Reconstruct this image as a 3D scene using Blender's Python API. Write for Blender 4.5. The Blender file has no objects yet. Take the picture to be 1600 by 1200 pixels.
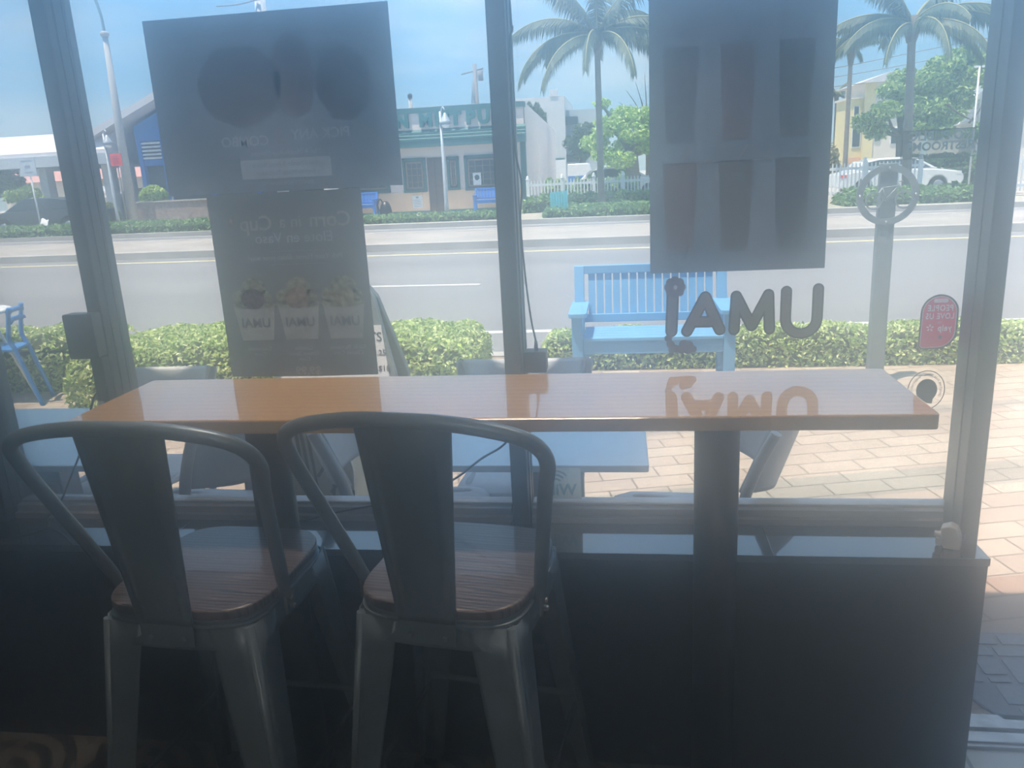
import bpy, bmesh, math, random
from mathutils import Vector, Matrix
random.seed(7)
S = bpy.context.scene
COL = S.collection
PI = math.pi

# ------------------------------------------------------------------ camera
def setup_camera():
    f = 1250.0
    yaw, pitch, roll = math.radians(8.29), math.radians(15.09), math.radians(-3.01)
    fw = Vector((-math.sin(yaw)*math.cos(pitch), math.cos(yaw)*math.cos(pitch), -math.sin(pitch)))
    rt = Vector((math.cos(yaw), math.sin(yaw), 0)); up = rt.cross(fw)
    r2 = rt*math.cos(roll) + up*math.sin(roll); u2 = -rt*math.sin(roll) + up*math.cos(roll)
    m = Matrix(((r2.x, u2.x, -fw.x), (r2.y, u2.y, -fw.y), (r2.z, u2.z, -fw.z))).to_4x4()
    m.translation = Vector((0, -2.08, 1.6))
    c = bpy.data.cameras.new('camera'); o = bpy.data.objects.new('camera', c); COL.objects.link(o)
    c.sensor_fit = 'HORIZONTAL'; c.sensor_width = 36.0; c.lens = 36.0*f/1600.0
    c.clip_start = 0.02; c.clip_end = 500
    o.matrix_world = m
    S.camera = o
setup_camera()

# ------------------------------------------------------------------ view transform
S.view_settings.view_transform = 'Standard'; S.view_settings.look = 'None'
S.view_settings.gamma = 1.0; S.view_settings.use_curve_mapping = False
S.view_settings.exposure = 1.18
S.cycles.max_bounces = 10; S.cycles.transparent_max_bounces = 24
S.cycles.diffuse_bounces = 4; S.cycles.glossy_bounces = 4; S.cycles.volume_bounces = 2
S.cycles.use_denoising = True; S.cycles.denoiser = 'OPENIMAGEDENOISE'; S.cycles.denoising_prefilter = 'ACCURATE'
S.cycles.sample_clamp_indirect = 6.0

# ------------------------------------------------------------------ sky and sun
def setup_world():
    w = bpy.data.worlds.new('sky'); S.world = w; w.use_nodes = True
    nt = w.node_tree; N = nt.nodes; L = nt.links; N.clear()
    tc = N.new('ShaderNodeTexCoord'); sp = N.new('ShaderNodeSeparateXYZ'); L.new(tc.outputs['Generated'], sp.inputs[0])
    r = N.new('ShaderNodeValToRGB'); L.new(sp.outputs['Z'], r.inputs[0])
    e = r.color_ramp.elements
    e[0].position = 0.0; e[0].color = (0.46, 0.66, 0.80, 1)
    e[1].position = 1.0; e[1].color = (0.40, 0.66, 1.10, 1)
    k = e.new(0.10); k.color = (0.27, 0.54, 0.84, 1)
    k = e.new(0.30); k.color = (0.20, 0.50, 0.95, 1)
    k = e.new(0.55); k.color = (0.40, 0.72, 1.20, 1)
    mp = N.new('ShaderNodeMapping'); mp.inputs['Scale'].default_value = (1.2, 1.2, 5.5)
    L.new(tc.outputs['Generated'], mp.inputs[0])
    no = N.new('ShaderNodeTexNoise'); no.inputs['Scale'].default_value = 2.6; no.inputs['Detail'].default_value = 7
    no.inputs['Roughness'].default_value = 0.55
    L.new(mp.outputs[0], no.inputs[0])
    cr = N.new('ShaderNodeValToRGB'); cr.color_ramp.elements[0].position = 0.44; cr.color_ramp.elements[1].position = 0.85
    L.new(no.outputs[0], cr.inputs[0])
    # thin high cloud thicker towards the east (right)
    xr = N.new('ShaderNodeMapRange'); xr.inputs[1].default_value = -0.5; xr.inputs[2].default_value = 0.5
    xr.inputs[3].default_value = 0.55; xr.inputs[4].default_value = 1.0; L.new(sp.outputs['X'], xr.inputs[0])
    mu = N.new('ShaderNodeMath'); mu.operation = 'MULTIPLY'; L.new(cr.outputs[0], mu.inputs[0]); L.new(xr.outputs[0], mu.inputs[1])
    mx = N.new('ShaderNodeMixRGB'); L.new(mu.outputs[0], mx.inputs[0]); L.new(r.outputs[0], mx.inputs[1])
    mx.inputs[2].default_value = (0.78, 0.86, 0.90, 1)
    bg = N.new('ShaderNodeBackground'); bg.inputs[1].default_value = 0.76
    L.new(mx.outputs[0], bg.inputs[0])
    out = N.new('ShaderNodeOutputWorld'); L.new(bg.outputs[0], out.inputs[0])
    sd = bpy.data.lights.new('sun', 'SUN'); so = bpy.data.objects.new('sun', sd); COL.objects.link(so)
    sd.energy = 4.2; sd.angle = math.radians(0.6); sd.color = (1.0, 0.95, 0.86)
    d = Vector((-0.22, -0.20, 1.0)).normalized()      # direction towards the sun
    so.rotation_euler = d.to_track_quat('Z', 'Y').to_euler()
    so.location = (0, 5, 20)
setup_world()

# ------------------------------------------------------------------ materials
def lin(c):
    return tuple((x/12.92 if x <= 0.04045 else ((x+0.055)/1.055)**2.4) for x in c)
def rgb(r, g, b): return lin((r/255.0, g/255.0, b/255.0))
MATS = {}
def mat(name, c, rough=0.6, metal=0.0, var=0.12, scale=12.0, bump=0.0, spec=0.5, coat=0.0, c2=None, stretch=(1, 1, 1), trans=0.0, ior=1.5, emit=0.0):
    """principled surface whose colour wanders a little with procedural noise"""
    if name in MATS: return MATS[name]
    m = bpy.data.materials.new(name); m.use_nodes = True; MATS[name] = m
    nt = m.node_tree; N = nt.nodes; L = nt.links
    b = N['Principled BSDF']
    tc = N.new('ShaderNodeTexCoord'); mp = N.new('ShaderNodeMapping'); mp.inputs['Scale'].default_value = stretch
    L.new(tc.outputs['Object'], mp.inputs[0])
    no = N.new('ShaderNodeTexNoise'); no.inputs['Scale'].default_value = scale; no.inputs['Detail'].default_value = 5
    L.new(mp.outputs[0], no.inputs[0])
    mx = N.new('ShaderNodeMixRGB')
    if c2 is None:
        c1 = tuple(max(0, x*(1-var)) for x in c); c2 = tuple(min(1, x*(1+var)) for x in c)
    else: c1 = c
    mx.inputs[1].default_value = (*c1, 1); mx.inputs[2].default_value = (*c2, 1)
    cr = N.new('ShaderNodeValToRGB'); cr.color_ramp.elements[0].position = 0.35; cr.color_ramp.elements[1].position = 0.65
    L.new(no.outputs[0], cr.inputs[0]); L.new(cr.outputs[0], mx.inputs[0])
    L.new(mx.outputs[0], b.inputs['Base Color'])
    b.inputs['Roughness'].default_value = rough; b.inputs['Metallic'].default_value = metal
    b.inputs['Specular IOR Level'].default_value = spec; b.inputs['Coat Weight'].default_value = coat
    b.inputs['Coat Roughness'].default_value = 0.04; b.inputs['IOR'].default_value = ior
    if bump:
        bp = N.new('ShaderNodeBump'); bp.inputs['Strength'].default_value = bump; bp.inputs['Distance'].default_value = 0.01
        L.new(no.outputs[0], bp.inputs['Height']); L.new(bp.outputs[0], b.inputs['Normal'])
    if trans:
        tr = N.new('ShaderNodeBsdfTranslucent'); L.new(mx.outputs[0], tr.inputs[0])
        ms = N.new('ShaderNodeMixShader'); ms.inputs[0].default_value = trans
        L.new(b.outputs[0], ms.inputs[1]); L.new(tr.outputs[0], ms.inputs[2])
        L.new(ms.outputs[0], N['Material Output'].inputs[0])
    return m

def glass_mat():
    m = bpy.data.materials.new('window_glass'); m.use_nodes = True; N = m.node_tree.nodes; L = m.node_tree.links
    N.remove(N['Principled BSDF'])
    t = N.new('ShaderNodeBsdfTransparent'); t.inputs[0].default_value = (0.97, 0.985, 0.98, 1)
    g = N.new('ShaderNodeBsdfGlossy'); g.inputs['Roughness'].default_value = 0.01
    fr = N.new('ShaderNodeFresnel'); fr.inputs[0].default_value = 1.45
    mx = N.new('ShaderNodeMixShader'); L.new(fr.outputs[0], mx.inputs[0]); L.new(t.outputs[0], mx.inputs[1]); L.new(g.outputs[0], mx.inputs[2])
    L.new(mx.outputs[0], N['Material Output'].inputs[0]); return m
GLASS = glass_mat()

def wood_mat(name, a, b, scale, stretch, rough, coat, ior=1.5, rings=6.0, bump=0.0, grain=0.55):
    m = bpy.data.materials.new(name); m.use_nodes = True; MATS[name] = m
    nt = m.node_tree; N = nt.nodes; L = nt.links; p = N['Principled BSDF']
    tc = N.new('ShaderNodeTexCoord'); mp = N.new('ShaderNodeMapping'); mp.inputs['Scale'].default_value = stretch
    L.new(tc.outputs['Object'], mp.inputs[0])
    wv = N.new('ShaderNodeTexWave'); wv.bands_direction = 'Y'; wv.inputs['Scale'].default_value = scale
    wv.inputs['Distortion'].default_value = rings; wv.inputs['Detail'].default_value = 4; wv.inputs['Detail Scale'].default_value = 1.6
    L.new(mp.outputs[0], wv.inputs[0])
    n2 = N.new('ShaderNodeTexNoise'); n2.inputs['Scale'].default_value = 30; n2.inputs['Detail'].default_value = 6
    m2 = N.new('ShaderNodeMapping'); m2.inputs['Scale'].default_value = (0.6, 14, 1); L.new(tc.outputs['Object'], m2.inputs[0]); L.new(m2.outputs[0], n2.inputs[0])
    cr = N.new('ShaderNodeValToRGB'); cr.color_ramp.elements[0].color = (*a, 1); cr.color_ramp.elements[1].color = (*b, 1)
    cr.color_ramp.elements[0].position = 0.15; cr.color_ramp.elements[1].position = 0.6
    L.new(wv.outputs[0], cr.inputs[0])
    mx = N.new('ShaderNodeMixRGB'); mx.blend_type = 'MULTIPLY'; mx.inputs[0].default_value = grain
    cr2 = N.new('ShaderNodeValToRGB'); cr2.color_ramp.elements[0].position = 0.3; cr2.color_ramp.elements[1].position = 0.62
    cr2.color_ramp.elements[0].color = (0.45, 0.42, 0.4, 1); L.new(n2.outputs[0], cr2.inputs[0])
    L.new(cr.outputs[0], mx.inputs[1]); L.new(cr2.outputs[0], mx.inputs[2])
    L.new(mx.outputs[0], p.inputs['Base Color'])
    p.inputs['Roughness'].default_value = rough; p.inputs['Coat Weight'].default_value = coat
    p.inputs['Coat Roughness'].default_value = 0.03; p.inputs['Coat IOR'].default_value = ior
    if bump:
        bp = N.new('ShaderNodeBump'); bp.inputs['Strength'].default_value = bump; bp.inputs['Distance'].default_value = 0.002
        L.new(n2.outputs[0], bp.inputs['Height']); L.new(bp.outputs[0], p.inputs['Normal'])
    return m

def brick_mat(name, c1, c2, mortar, bw, bh, ms, rot=0.0, rough=0.8, tint=None, coord='Object', bump=0.3, alt=None):
    m = bpy.data.materials.new(name); m.use_nodes = True; MATS[name] = m
    nt = m.node_tree; N = nt.nodes; L = nt.links; p = N['Principled BSDF']
    tc = N.new('ShaderNodeTexCoord'); mp = N.new('ShaderNodeMapping'); mp.inputs['Rotation'].default_value = (0, 0, rot)
    L.new(tc.outputs[coord], mp.inputs[0])
    br = N.new('ShaderNodeTexBrick'); br.inputs['Scale'].default_value = 1.0
    br.inputs['Color1'].default_value = (*c1, 1); br.inputs['Color2'].default_value = (*c2, 1); br.inputs['Mortar'].default_value = (*mortar, 1)
    br.inputs['Brick Width'].default_value = bw; br.inputs['Row Height'].default_value = bh; br.inputs['Mortar Size'].default_value = ms
    br.inputs['Mortar Smooth'].default_value = 0.3
    L.new(mp.outputs[0], br.inputs[0])
    no = N.new('ShaderNodeTexNoise'); no.inputs['Scale'].default_value = 2.3; no.inputs['Detail'].default_value = 8; L.new(tc.outputs[coord], no.inputs[0])
    cr = N.new('ShaderNodeValToRGB'); cr.color_ramp.elements[0].position = 0.3; cr.color_ramp.elements[1].position = 0.7
    cr.color_ramp.elements[0].color = (0.78, 0.76, 0.74, 1); L.new(no.outputs[0], cr.inputs[0])
    mx = N.new('ShaderNodeMixRGB'); mx.blend_type = 'MULTIPLY'; mx.inputs[0].default_value = 0.8
    L.new(br.outputs[0], mx.inputs[1]); L.new(cr.outputs[0], mx.inputs[2])
    last = mx.outputs[0]
    if alt:      # courses of a second colour: list of (low, high, colour) along the rotated row axis
        sp = N.new('ShaderNodeSeparateXYZ'); L.new(mp.outputs[0], sp.inputs[0])
        for lo, hi, cc in alt:
            g = N.new('ShaderNodeMath'); g.operation = 'GREATER_THAN'; g.inputs[1].default_value = lo; L.new(sp.outputs['Y'], g.inputs[0])
            h = N.new('ShaderNodeMath'); h.operation = 'LESS_THAN'; h.inputs[1].default_value = hi; L.new(sp.outputs['Y'], h.inputs[0])
            k = N.new('ShaderNodeMath'); k.operation = 'MULTIPLY'; L.new(g.outputs[0], k.inputs[0]); L.new(h.outputs[0], k.inputs[1])
            q = N.new('ShaderNodeMixRGB'); q.blend_type = 'MULTIPLY'; L.new(k.outputs[0], q.inputs[0]); L.new(last, q.inputs[1]); q.inputs[2].default_value = (*cc, 1)
            last = q.outputs[0]
    L.new(last, p.inputs['Base Color']); p.inputs['Roughness'].default_value = rough
    bp = N.new('ShaderNodeBump'); bp.inputs['Strength'].default_value = bump; bp.inputs['Distance'].default_value = 0.004; bp.invert = True
    L.new(br.outputs['Fac'], bp.inputs['Height']); L.new(bp.outputs[0], p.inputs['Normal'])
    return m

def cement_tile_mat():
    """black and cream patterned cement tiles: petals on some tiles, arcs and bars on others"""
    m = bpy.data.materials.new('patterned_cement_tile'); m.use_nodes = True
    nt = m.node_tree; N = nt.nodes; L = nt.links; p = N['Principled BSDF']
    tc = N.new('ShaderNodeTexCoord'); mp = N.new('ShaderNodeMapping'); mp.inputs['Scale'].default_value = (5, 5, 5); L.new(tc.outputs['Object'], mp.inputs[0])
    fr = N.new('ShaderNodeVectorMath'); fr.operation = 'FRACTION'; L.new(mp.outputs[0], fr.inputs[0])
    fl = N.new('ShaderNodeTexChecker'); fl.inputs['Scale'].default_value = 1.0; L.new(mp.outputs[0], fl.inputs[0])
    def circ(cx, cy, r):
        s = N.new('ShaderNodeVectorMath'); s.operation = 'SUBTRACT'; L.new(fr.outputs[0], s.inputs[0]); s.inputs[1].default_value = (cx, cy, 0)
        q = N.new('ShaderNodeVectorMath'); q.operation = 'MULTIPLY'; L.new(s.outputs[0], q.inputs[0]); q.inputs[1].default_value = (1, 1, 0)
        l = N.new('ShaderNodeVectorMath'); l.operation = 'LENGTH'; L.new(q.outputs[0], l.inputs[0])
        c = N.new('ShaderNodeMath'); c.operation = 'LESS_THAN'; c.inputs[1].default_value = r; L.new(l.outputs['Value'], c.inputs[0]); return c.outputs[0], l.outputs['Value']
    def op(o, a, b):
        k = N.new('ShaderNodeMath'); k.operation = o; L.new(a, k.inputs[0])
        if isinstance(b, float): k.inputs[1].default_value = b
        else: L.new(b, k.inputs[1])
        return k.outputs[0]
    a, _ = circ(0, 0, 0.86); b, _ = circ(1, 1, 0.86); c, _ = circ(1, 0, 0.86); d, _ = circ(0, 1, 0.86)
    pet = op('MAXIMUM', op('MULTIPLY', a, b), op('MULTIPLY', c, d))
    _, dist = circ(0, 0, 1.0)
    rings = op('GREATER_THAN', op('SINE', op('MULTIPLY', dist, 20.0), 0.0), 0.0)
    mx = N.new('ShaderNodeMixRGB'); L.new(fl.outputs['Fac'], mx.inputs[0]); L.new(pet, mx.inputs[1]); L.new(rings, mx.inputs[2])
    cr = N.new('ShaderNodeValToRGB'); L.new(mx.outputs[0], cr.inputs[0]); cr.color_ramp.interpolation = 'CONSTANT'
    cr.color_ramp.elements[0].color = (0.17, 0.17, 0.16, 1); cr.color_ramp.elements[1].color = (0.015, 0.015, 0.018, 1); cr.color_ramp.elements[1].position = 0.5
    L.new(cr.outputs[0], p.inputs['Base Color']); p.inputs['Roughness'].default_value = 0.55
    return m

def leaf_mat(name, a, b, c=None, rough=0.45, trans=0.35):
    """leaf colours picked at random per leaf"""
    m = bpy.data.materials.new(name); m.use_nodes = True; MATS[name] = m
    nt = m.node_tree; N = nt.nodes; L = nt.links; p = N['Principled BSDF']
    ge = N.new('ShaderNodeNewGeometry'); cr = N.new('ShaderNodeValToRGB'); L.new(ge.outputs['Random Per Island'], cr.inputs[0])
    cr.color_ramp.elements[0].color = (*a, 1); cr.color_ramp.elements[1].color = (*b, 1)
    if c: k = cr.color_ramp.elements.new(0.85); k.color = (*c, 1)
    L.new(cr.outputs[0], p.inputs['Base Color']); p.inputs['Roughness'].default_value = rough
    t = N.new('ShaderNodeBsdfTranslucent'); L.new(cr.outputs[0], t.inputs[0])
    ms = N.new('ShaderNodeMixShader'); ms.inputs[0].default_value = trans
    L.new(p.outputs[0], ms.inputs[1]); L.new(t.outputs[0], ms.inputs[2]); L.new(ms.outputs[0], N['Material Output'].inputs[0])
    return m

# ------------------------------------------------------------------ mesh building
class MB:
    def __init__(s): s.v = []; s.f = []; s.smooth = []
    def add(s, vs, fs, sm=False):
        n = len(s.v); s.v += [tuple(v) for v in vs]; s.f += [tuple(i+n for i in f) for f in fs]; s.smooth += [sm]*len(fs); return s
    def box(s, x0, x1, y0, y1, z0, z1, M=None):
        vs = [Vector((x, y, z)) for z in (z0, z1) for y in (y0, y1) for x in (x0, x1)]
        if M: vs = [M @ v for v in vs]
        return s.add(vs, [(0, 2, 3, 1), (4, 5, 7, 6), (0, 1, 5, 4), (2, 6, 7, 3), (0, 4, 6, 2), (1, 3, 7, 5)])
    def rbox(s, x0, x1, y0, y1, z0, z1, r=0.005, axis='z', seg=4, M=None):
        """box whose four edges along axis are rounded"""
        A = {'z': (x0, x1, y0, y1, z0, z1), 'y': (x0, x1, z0, z1, y0, y1), 'x': (y0, y1, z0, z1, x0, x1)}[axis]
        o = rrect(A[0], A[1], A[2], A[3], r, seg)
        return s.prism(o, A[4], A[5], axis, M)
    def prism(s, outline, a, b, axis='z', M=None, sm=False):
        def P(u, v, w): return Vector({'z': (u, v, w), 'y': (u, w, v), 'x': (w, u, v)}[axis])
        n = len(outline)
        vs = [P(u, v, a) for u, v in outline] + [P(u, v, b) for u, v in outline]
        if M: vs = [M @ v for v in vs]
        fs = [tuple(range(n-1, -1, -1)), tuple(range(n, 2*n))]
        k = len(s.v); s.add(vs, fs); s.add([], [])
        for i in range(n):
            j = (i+1) % n; s.f.append((k+i, k+j, k+n+j, k+n+i)); s.smooth.append(sm)
        return s
    def tube(s, pts, r, seg=10, cap=True, closed=False, flat=1.0):
        pts = [Vector(p) for p in pts]; n = len(pts)
        rs = r if isinstance(r, (list, tuple)) else [r]*n
        k = len(s.v); prev = None
        for i, p in enumerate(pts):
            a = pts[(i-1) % n] if (closed or i > 0) else p; b = pts[(i+1) % n] if (closed or i < n-1) else p
            t = (b-a).normalized()
            if prev is None:
                u = t.orthogonal().normalized()
            else:
                u = (prev - t*prev.dot(t)); u = u.normalized() if u.length > 1e-6 else t.orthogonal().normalized()
            prev = u; w = t.cross(u)
            for j in range(seg):
                q = 2*PI*j/seg; s.v.append(tuple(p + u*math.cos(q)*rs[i] + w*math.sin(q)*rs[i]*flat))
        m = n if closed else n-1
        for i in range(m):
            for j in range(seg):
                a = k+i*seg+j; b = k+i*seg+(j+1) % seg; c = k+((i+1) % n)*seg+(j+1) % seg; d = k+((i+1) % n)*seg+j
                s.f.append((a, b, c, d)); s.smooth.append(True)
        if cap and not closed:
            s.f.append(tuple(k+j for j in range(seg-1, -1, -1))); s.smooth.append(False)
            s.f.append(tuple(k+(n-1)*seg+j for j in range(seg))); s.smooth.append(False)
        return s
    def lathe(s, prof, cx=0, cy=0, seg=20, M=None):
        k = len(s.v); vs = []
        for r, z in prof:
            for j in range(seg):
                q = 2*PI*j/seg; v = Vector((cx+r*math.cos(q), cy+r*math.sin(q), z)); vs.append(M @ v if M else v)
        s.v += [tuple(v) for v in vs]
        for i in range(len(prof)-1):
            for j in range(seg):
                s.f.append((k+i*seg+j, k+i*seg+(j+1) % seg, k+(i+1)*seg+(j+1) % seg, k+(i+1)*seg+j)); s.smooth.append(True)
        s.f.append(tuple(k+j for j in range(seg-1, -1, -1))); s.smooth.append(False)
        e = k+(len(prof)-1)*seg; s.f.append(tuple(e+j for j in range(seg))); s.smooth.append(False)
        return s
    def grid(s, fn, nu, nv, thick=0.0, nrm=None):
        """surface fn(u,v) with real thickness along nrm(u,v)"""
        k = len(s.v); P = [[Vector(fn(i/nu, j/nv)) for j in range(nv+1)] for i in range(nu+1)]
        def normal(i, j):
            a = P[min(i+1, nu)][j]-P[max(i-1, 0)][j]; b = P[i][min(j+1, nv)]-P[i][max(j-1, 0)]
            c = a.cross(b); return c.normalized() if c.length > 1e-9 else Vector((0, 0, 1))
        for sg in (0, 1):
            for i in range(nu+1):
                for j in range(nv+1):
                    s.v.append(tuple(P[i][j] + normal(i, j)*(thick*(0.5-sg))))
        W = nv+1; T = (nu+1)*W
        for i in range(nu):
            for j in range(nv):
                a, b, c, d = k+i*W+j, k+(i+1)*W+j, k+(i+1)*W+j+1, k+i*W+j+1
                s.f.append((a, b, c, d)); s.smooth.append(True); s.f.append((T+d, T+c, T+b, T+a)); s.smooth.append(True)
        for i in range(nu):
            for j in (0, nv):
                a, b = k+i*W+j, k+(i+1)*W+j; s.f.append((a, T+a, T+b, b) if j == 0 else (a, b, T+b, T+a)); s.smooth.append(False)
        for j in range(nv):
            for i in (0, nu):
                a, b = k+i*W+j, k+i*W+j+1; s.f.append((a, b, T+b, T+a) if i == 0 else (a, T+a, T+b, b)); s.smooth.append(False)
        return s
    def build(s, name, m, parent=None, world=False, bevel=0.0, label=None):
        me = bpy.data.meshes.new(name)
        vs = s.v
        if world and parent:
            l = parent.location; vs = [(v[0]-l.x, v[1]-l.y, v[2]-l.z) for v in vs]
        me.from_pydata(vs, [], s.f); me.polygons.foreach_set('use_smooth', s.smooth)
        me.materials.append(m); me.update()
        o = bpy.data.objects.new(name, me); COL.objects.link(o)
        if parent: o.parent = parent
        if bevel:
            b = o.modifiers.new('bevel', 'BEVEL'); b.width = bevel; b.segments = 2; b.limit_method = 'ANGLE'
        if label: o['label'] = label
        return o

def rrect(x0, x1, y0, y1, r, seg=4):
    o = []
    for cx, cy, a in ((x1-r, y0+r, -90), (x1-r, y1-r, 0), (x0+r, y1-r, 90), (x0+r, y0+r, 180)):
        for i in range(seg+1):
            q = math.radians(a+90*i/seg); o.append((cx+r*math.cos(q), cy+r*math.sin(q)))
    return o
def empty(name, loc=(0, 0, 0), rz=0.0, label=None, cat=None, group=None, kind=None):
    o = bpy.data.objects.new(name, None); o.empty_display_size = 0.1; COL.objects.link(o)
    o.location = loc; o.rotation_euler = (0, 0, rz); return tag(o, label, cat, group, kind)
def tag(o, label=None, cat=None, group=None, kind=None):
    if label: o['label'] = label
    if cat: o['category'] = cat
    if group: o['group'] = group
    if kind: o['kind'] = kind
    return o
def copy_tree(o, parent=None):
    c = o.copy(); COL.objects.link(c); c.parent = parent
    for ch in [x for x in bpy.data.objects if x.parent == o]: copy_tree(ch, c)
    return c
def smooth_path(pts, n=6):
    """Catmull-Rom through pts"""
    P = [Vector(p) for p in pts]; out = []
    for i in range(len(P)-1):
        a = P[max(i-1, 0)]; b = P[i]; c = P[i+1]; d = P[min(i+2, len(P)-1)]
        for k in range(n):
            t = k/n
            out.append(0.5*((2*b)+(c-a)*t+(2*a-5*b+4*c-d)*t*t+(3*b-a-3*c+d)*t**3))
    out.append(P[-1]); return out
def text_mesh(name, body, m, size, depth, M, parent=None, align='CENTER', bold=0.0, mirror=False, world=False, space=1.0):
    """flat lettering lying in its own xy plane, then moved by M"""
    c = bpy.data.curves.new(name, 'FONT'); c.body = body; c.size = size; c.extrude = depth; c.align_x = align; c.align_y = 'CENTER'
    c.offset = bold; c.resolution_u = 3; c.space_character = space
    t = bpy.data.objects.new(name, c); COL.objects.link(t)
    dg = bpy.context.evaluated_depsgraph_get(); me = bpy.data.meshes.new_from_object(t.evaluated_get(dg))
    bpy.data.objects.remove(t); bpy.data.curves.remove(c)
    me.name = name; me.materials.clear(); me.materials.append(m)
    T = M @ Matrix.Diagonal((-1 if mirror else 1, 1, 1, 1))
    if world and parent: T = Matrix.Translation(-parent.location) @ T
    me.transform(T)
    if mirror: me.flip_normals()
    o = bpy.data.objects.new(name, me); COL.objects.link(o)
    if parent: o.parent = parent
    return o
def cut_print(sheet, outline, y, prints):
    """leave the ink of a printed sheet out where other inks are printed, so each colour is a single layer"""
    loops = [list(outline)]
    for o in prints:
        bm = bmesh.new(); bm.from_mesh(o.data); bmesh.ops.remove_doubles(bm, verts=bm.verts, dist=1e-6)
        P = o.parent.location; nxt = {}
        for e in bm.edges:
            if len(e.link_faces) == 1:
                for v, w in ((e.verts[0], e.verts[1]), (e.verts[1], e.verts[0])): nxt.setdefault(v, []).append(w)
        seen = set()
        for v in list(nxt):
            if v in seen or len(nxt[v]) != 2: continue
            lp = [v]; seen.add(v); cur = nxt[v][0]; prv = v
            while cur is not v and cur not in seen and len(nxt.get(cur, ())) == 2:
                lp.append(cur); seen.add(cur); n_ = [q for q in nxt[cur] if q is not prv]; prv, cur = cur, (n_[0] if n_ else v)
            if len(lp) > 2: loops.append([(q.co.x+P.x, q.co.z+P.z) for q in lp])
        bm.free()
    c = bpy.data.curves.new('print_work', 'CURVE'); c.dimensions = '2D'; c.fill_mode = 'BOTH'; c.resolution_u = 1
    l = sheet.parent.location; K = 100.0
    for lp in loops:
        sp = c.splines.new('POLY'); sp.points.add(len(lp)-1); sp.use_cyclic_u = True
        for i, (x, z) in enumerate(lp): sp.points[i].co = ((x-l.x)*K, (z-l.z)*K, 0, 1)
    t = bpy.data.objects.new('print_work', c); COL.objects.link(t); bpy.context.view_layer.update()
    me = bpy.data.meshes.new_from_object(t.evaluated_get(bpy.context.evaluated_depsgraph_get()))
    bpy.data.objects.remove(t)
    me.transform(Matrix(((1/K, 0, 0, 0), (0, 0, 0, y-l.y), (0, 1/K, 0, 0), (0, 0, 0, 1))))
    me.materials.clear(); me.materials.append(sheet.data.materials[0]); me.name = sheet.data.name
    sheet.data = me
def face_us(x, y, z): return Matrix.Translation((x, y, z)) @ Matrix.Rotation(PI/2, 4, 'X')      # text upright facing -y
# ------------------------------------------------------------------ shared colours
M_FRAME = mat('dark_bronze_frame', (0.085, 0.10, 0.115), 0.36, 0.4, var=0.08, scale=4)
M_RAIL_LIT = mat('lit_frame_rail', (0.50, 0.52, 0.56), 0.32, 0.2, var=0.06, scale=4)  # paler copy of the frame metal; light falling on the rails is in the colour
M_NAVY = mat('black_navy_wall_paint', (0.010, 0.014, 0.020), 0.45, var=0.15, scale=3)
M_LEDGE = mat('glossy_dark_ledge', (0.035, 0.028, 0.026), 0.10, var=0.2, scale=6, coat=1.0, ior=2.1)
M_GROUT = mat('pale_joint', (0.10, 0.09, 0.08), 0.6)
M_STEEL = mat('gunmetal_steel', (0.20, 0.27, 0.32), 0.38, 0.35, var=0.15, scale=6)
M_CHROME = mat('bright_steel', (0.62, 0.64, 0.64), 0.22, 1.0, var=0.05)
M_BLACK = mat('black_plastic', (0.012, 0.013, 0.015), 0.35)
M_WHITE = mat('white_plastic', (0.82, 0.84, 0.86), 0.4, var=0.04)
M_WALL = mat('interior_paint', (0.58, 0.60, 0.62), 0.7)
M_CONC = mat('concrete', (0.62, 0.58, 0.53), 0.85, var=0.12, scale=3, bump=0.1)

# ------------------------------------------------------------------ room shell
def st(name, m, boxes, bevel=0.0):
    b = MB()
    for q in boxes: b.box(*q)
    return tag(b.build(name, m, bevel=bevel), kind='structure')
st('floor', cement_tile_mat(), [(-4, 0.86, -6, -0.085, -0.1, 0.0)])
marble = brick_mat('pale_marble_tile', rgb(225, 222, 214), rgb(205, 202, 195), rgb(120, 112, 100), 0.3, 0.3, 0.006, rot=0.0, rough=0.25)
st('floor_entry', marble, [(0.86, 3, -6, -0.085, -0.1, 0.0)])
st('ceiling', M_WALL, [(-4.1, 3.1, -6.1, 0.1, 2.9, 3.0)])
st('wall_left', M_WALL, [(-4.1, -4, -6.1, 0.1, -0.1, 2.9)])
st('wall_right', M_WALL, [(3, 3.1, -6.1, 0.1, -0.1, 2.9)])
st('wall_back', M_WALL, [(-4, 3, -6.1, -6, -0.1, 2.9)])
wf = MB(); wf.box(-4, 0.86, -0.207, 0.10, -0.1, 0.618); w = tag(wf.build('wall_front', M_NAVY), kind='structure')
st('wall_front_header', M_WALL, [(-4, 3, -0.06, 0.10, 2.70, 2.9), (1.95, 3, -0.06, 0.10, 0.0, 2.70)])
st('wall_outside', mat('stucco_outside', (0.45, 0.45, 0.43), 0.8), [(-14, -4.1, 0.0, 0.12, 0, 3.25), (3.1, 14, 0.0, 0.12, 0, 3.25), (-4.1, 3.1, 0.0, 0.12, 3.0, 3.25)])
AWN = mat('added_awning_metal', (0.30, 0.31, 0.32), 0.6)
b = MB(); b.box(-9, 0.2, 0.12, 0.72, 3.08, 3.14); b.box(-9, 0.2, 0.68, 0.72, 3.0, 3.08); tag(b.build('trim_added_awning', AWN), kind='structure')  # out-of-view awning, put in and sized to keep the patio chairs in shade
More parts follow.
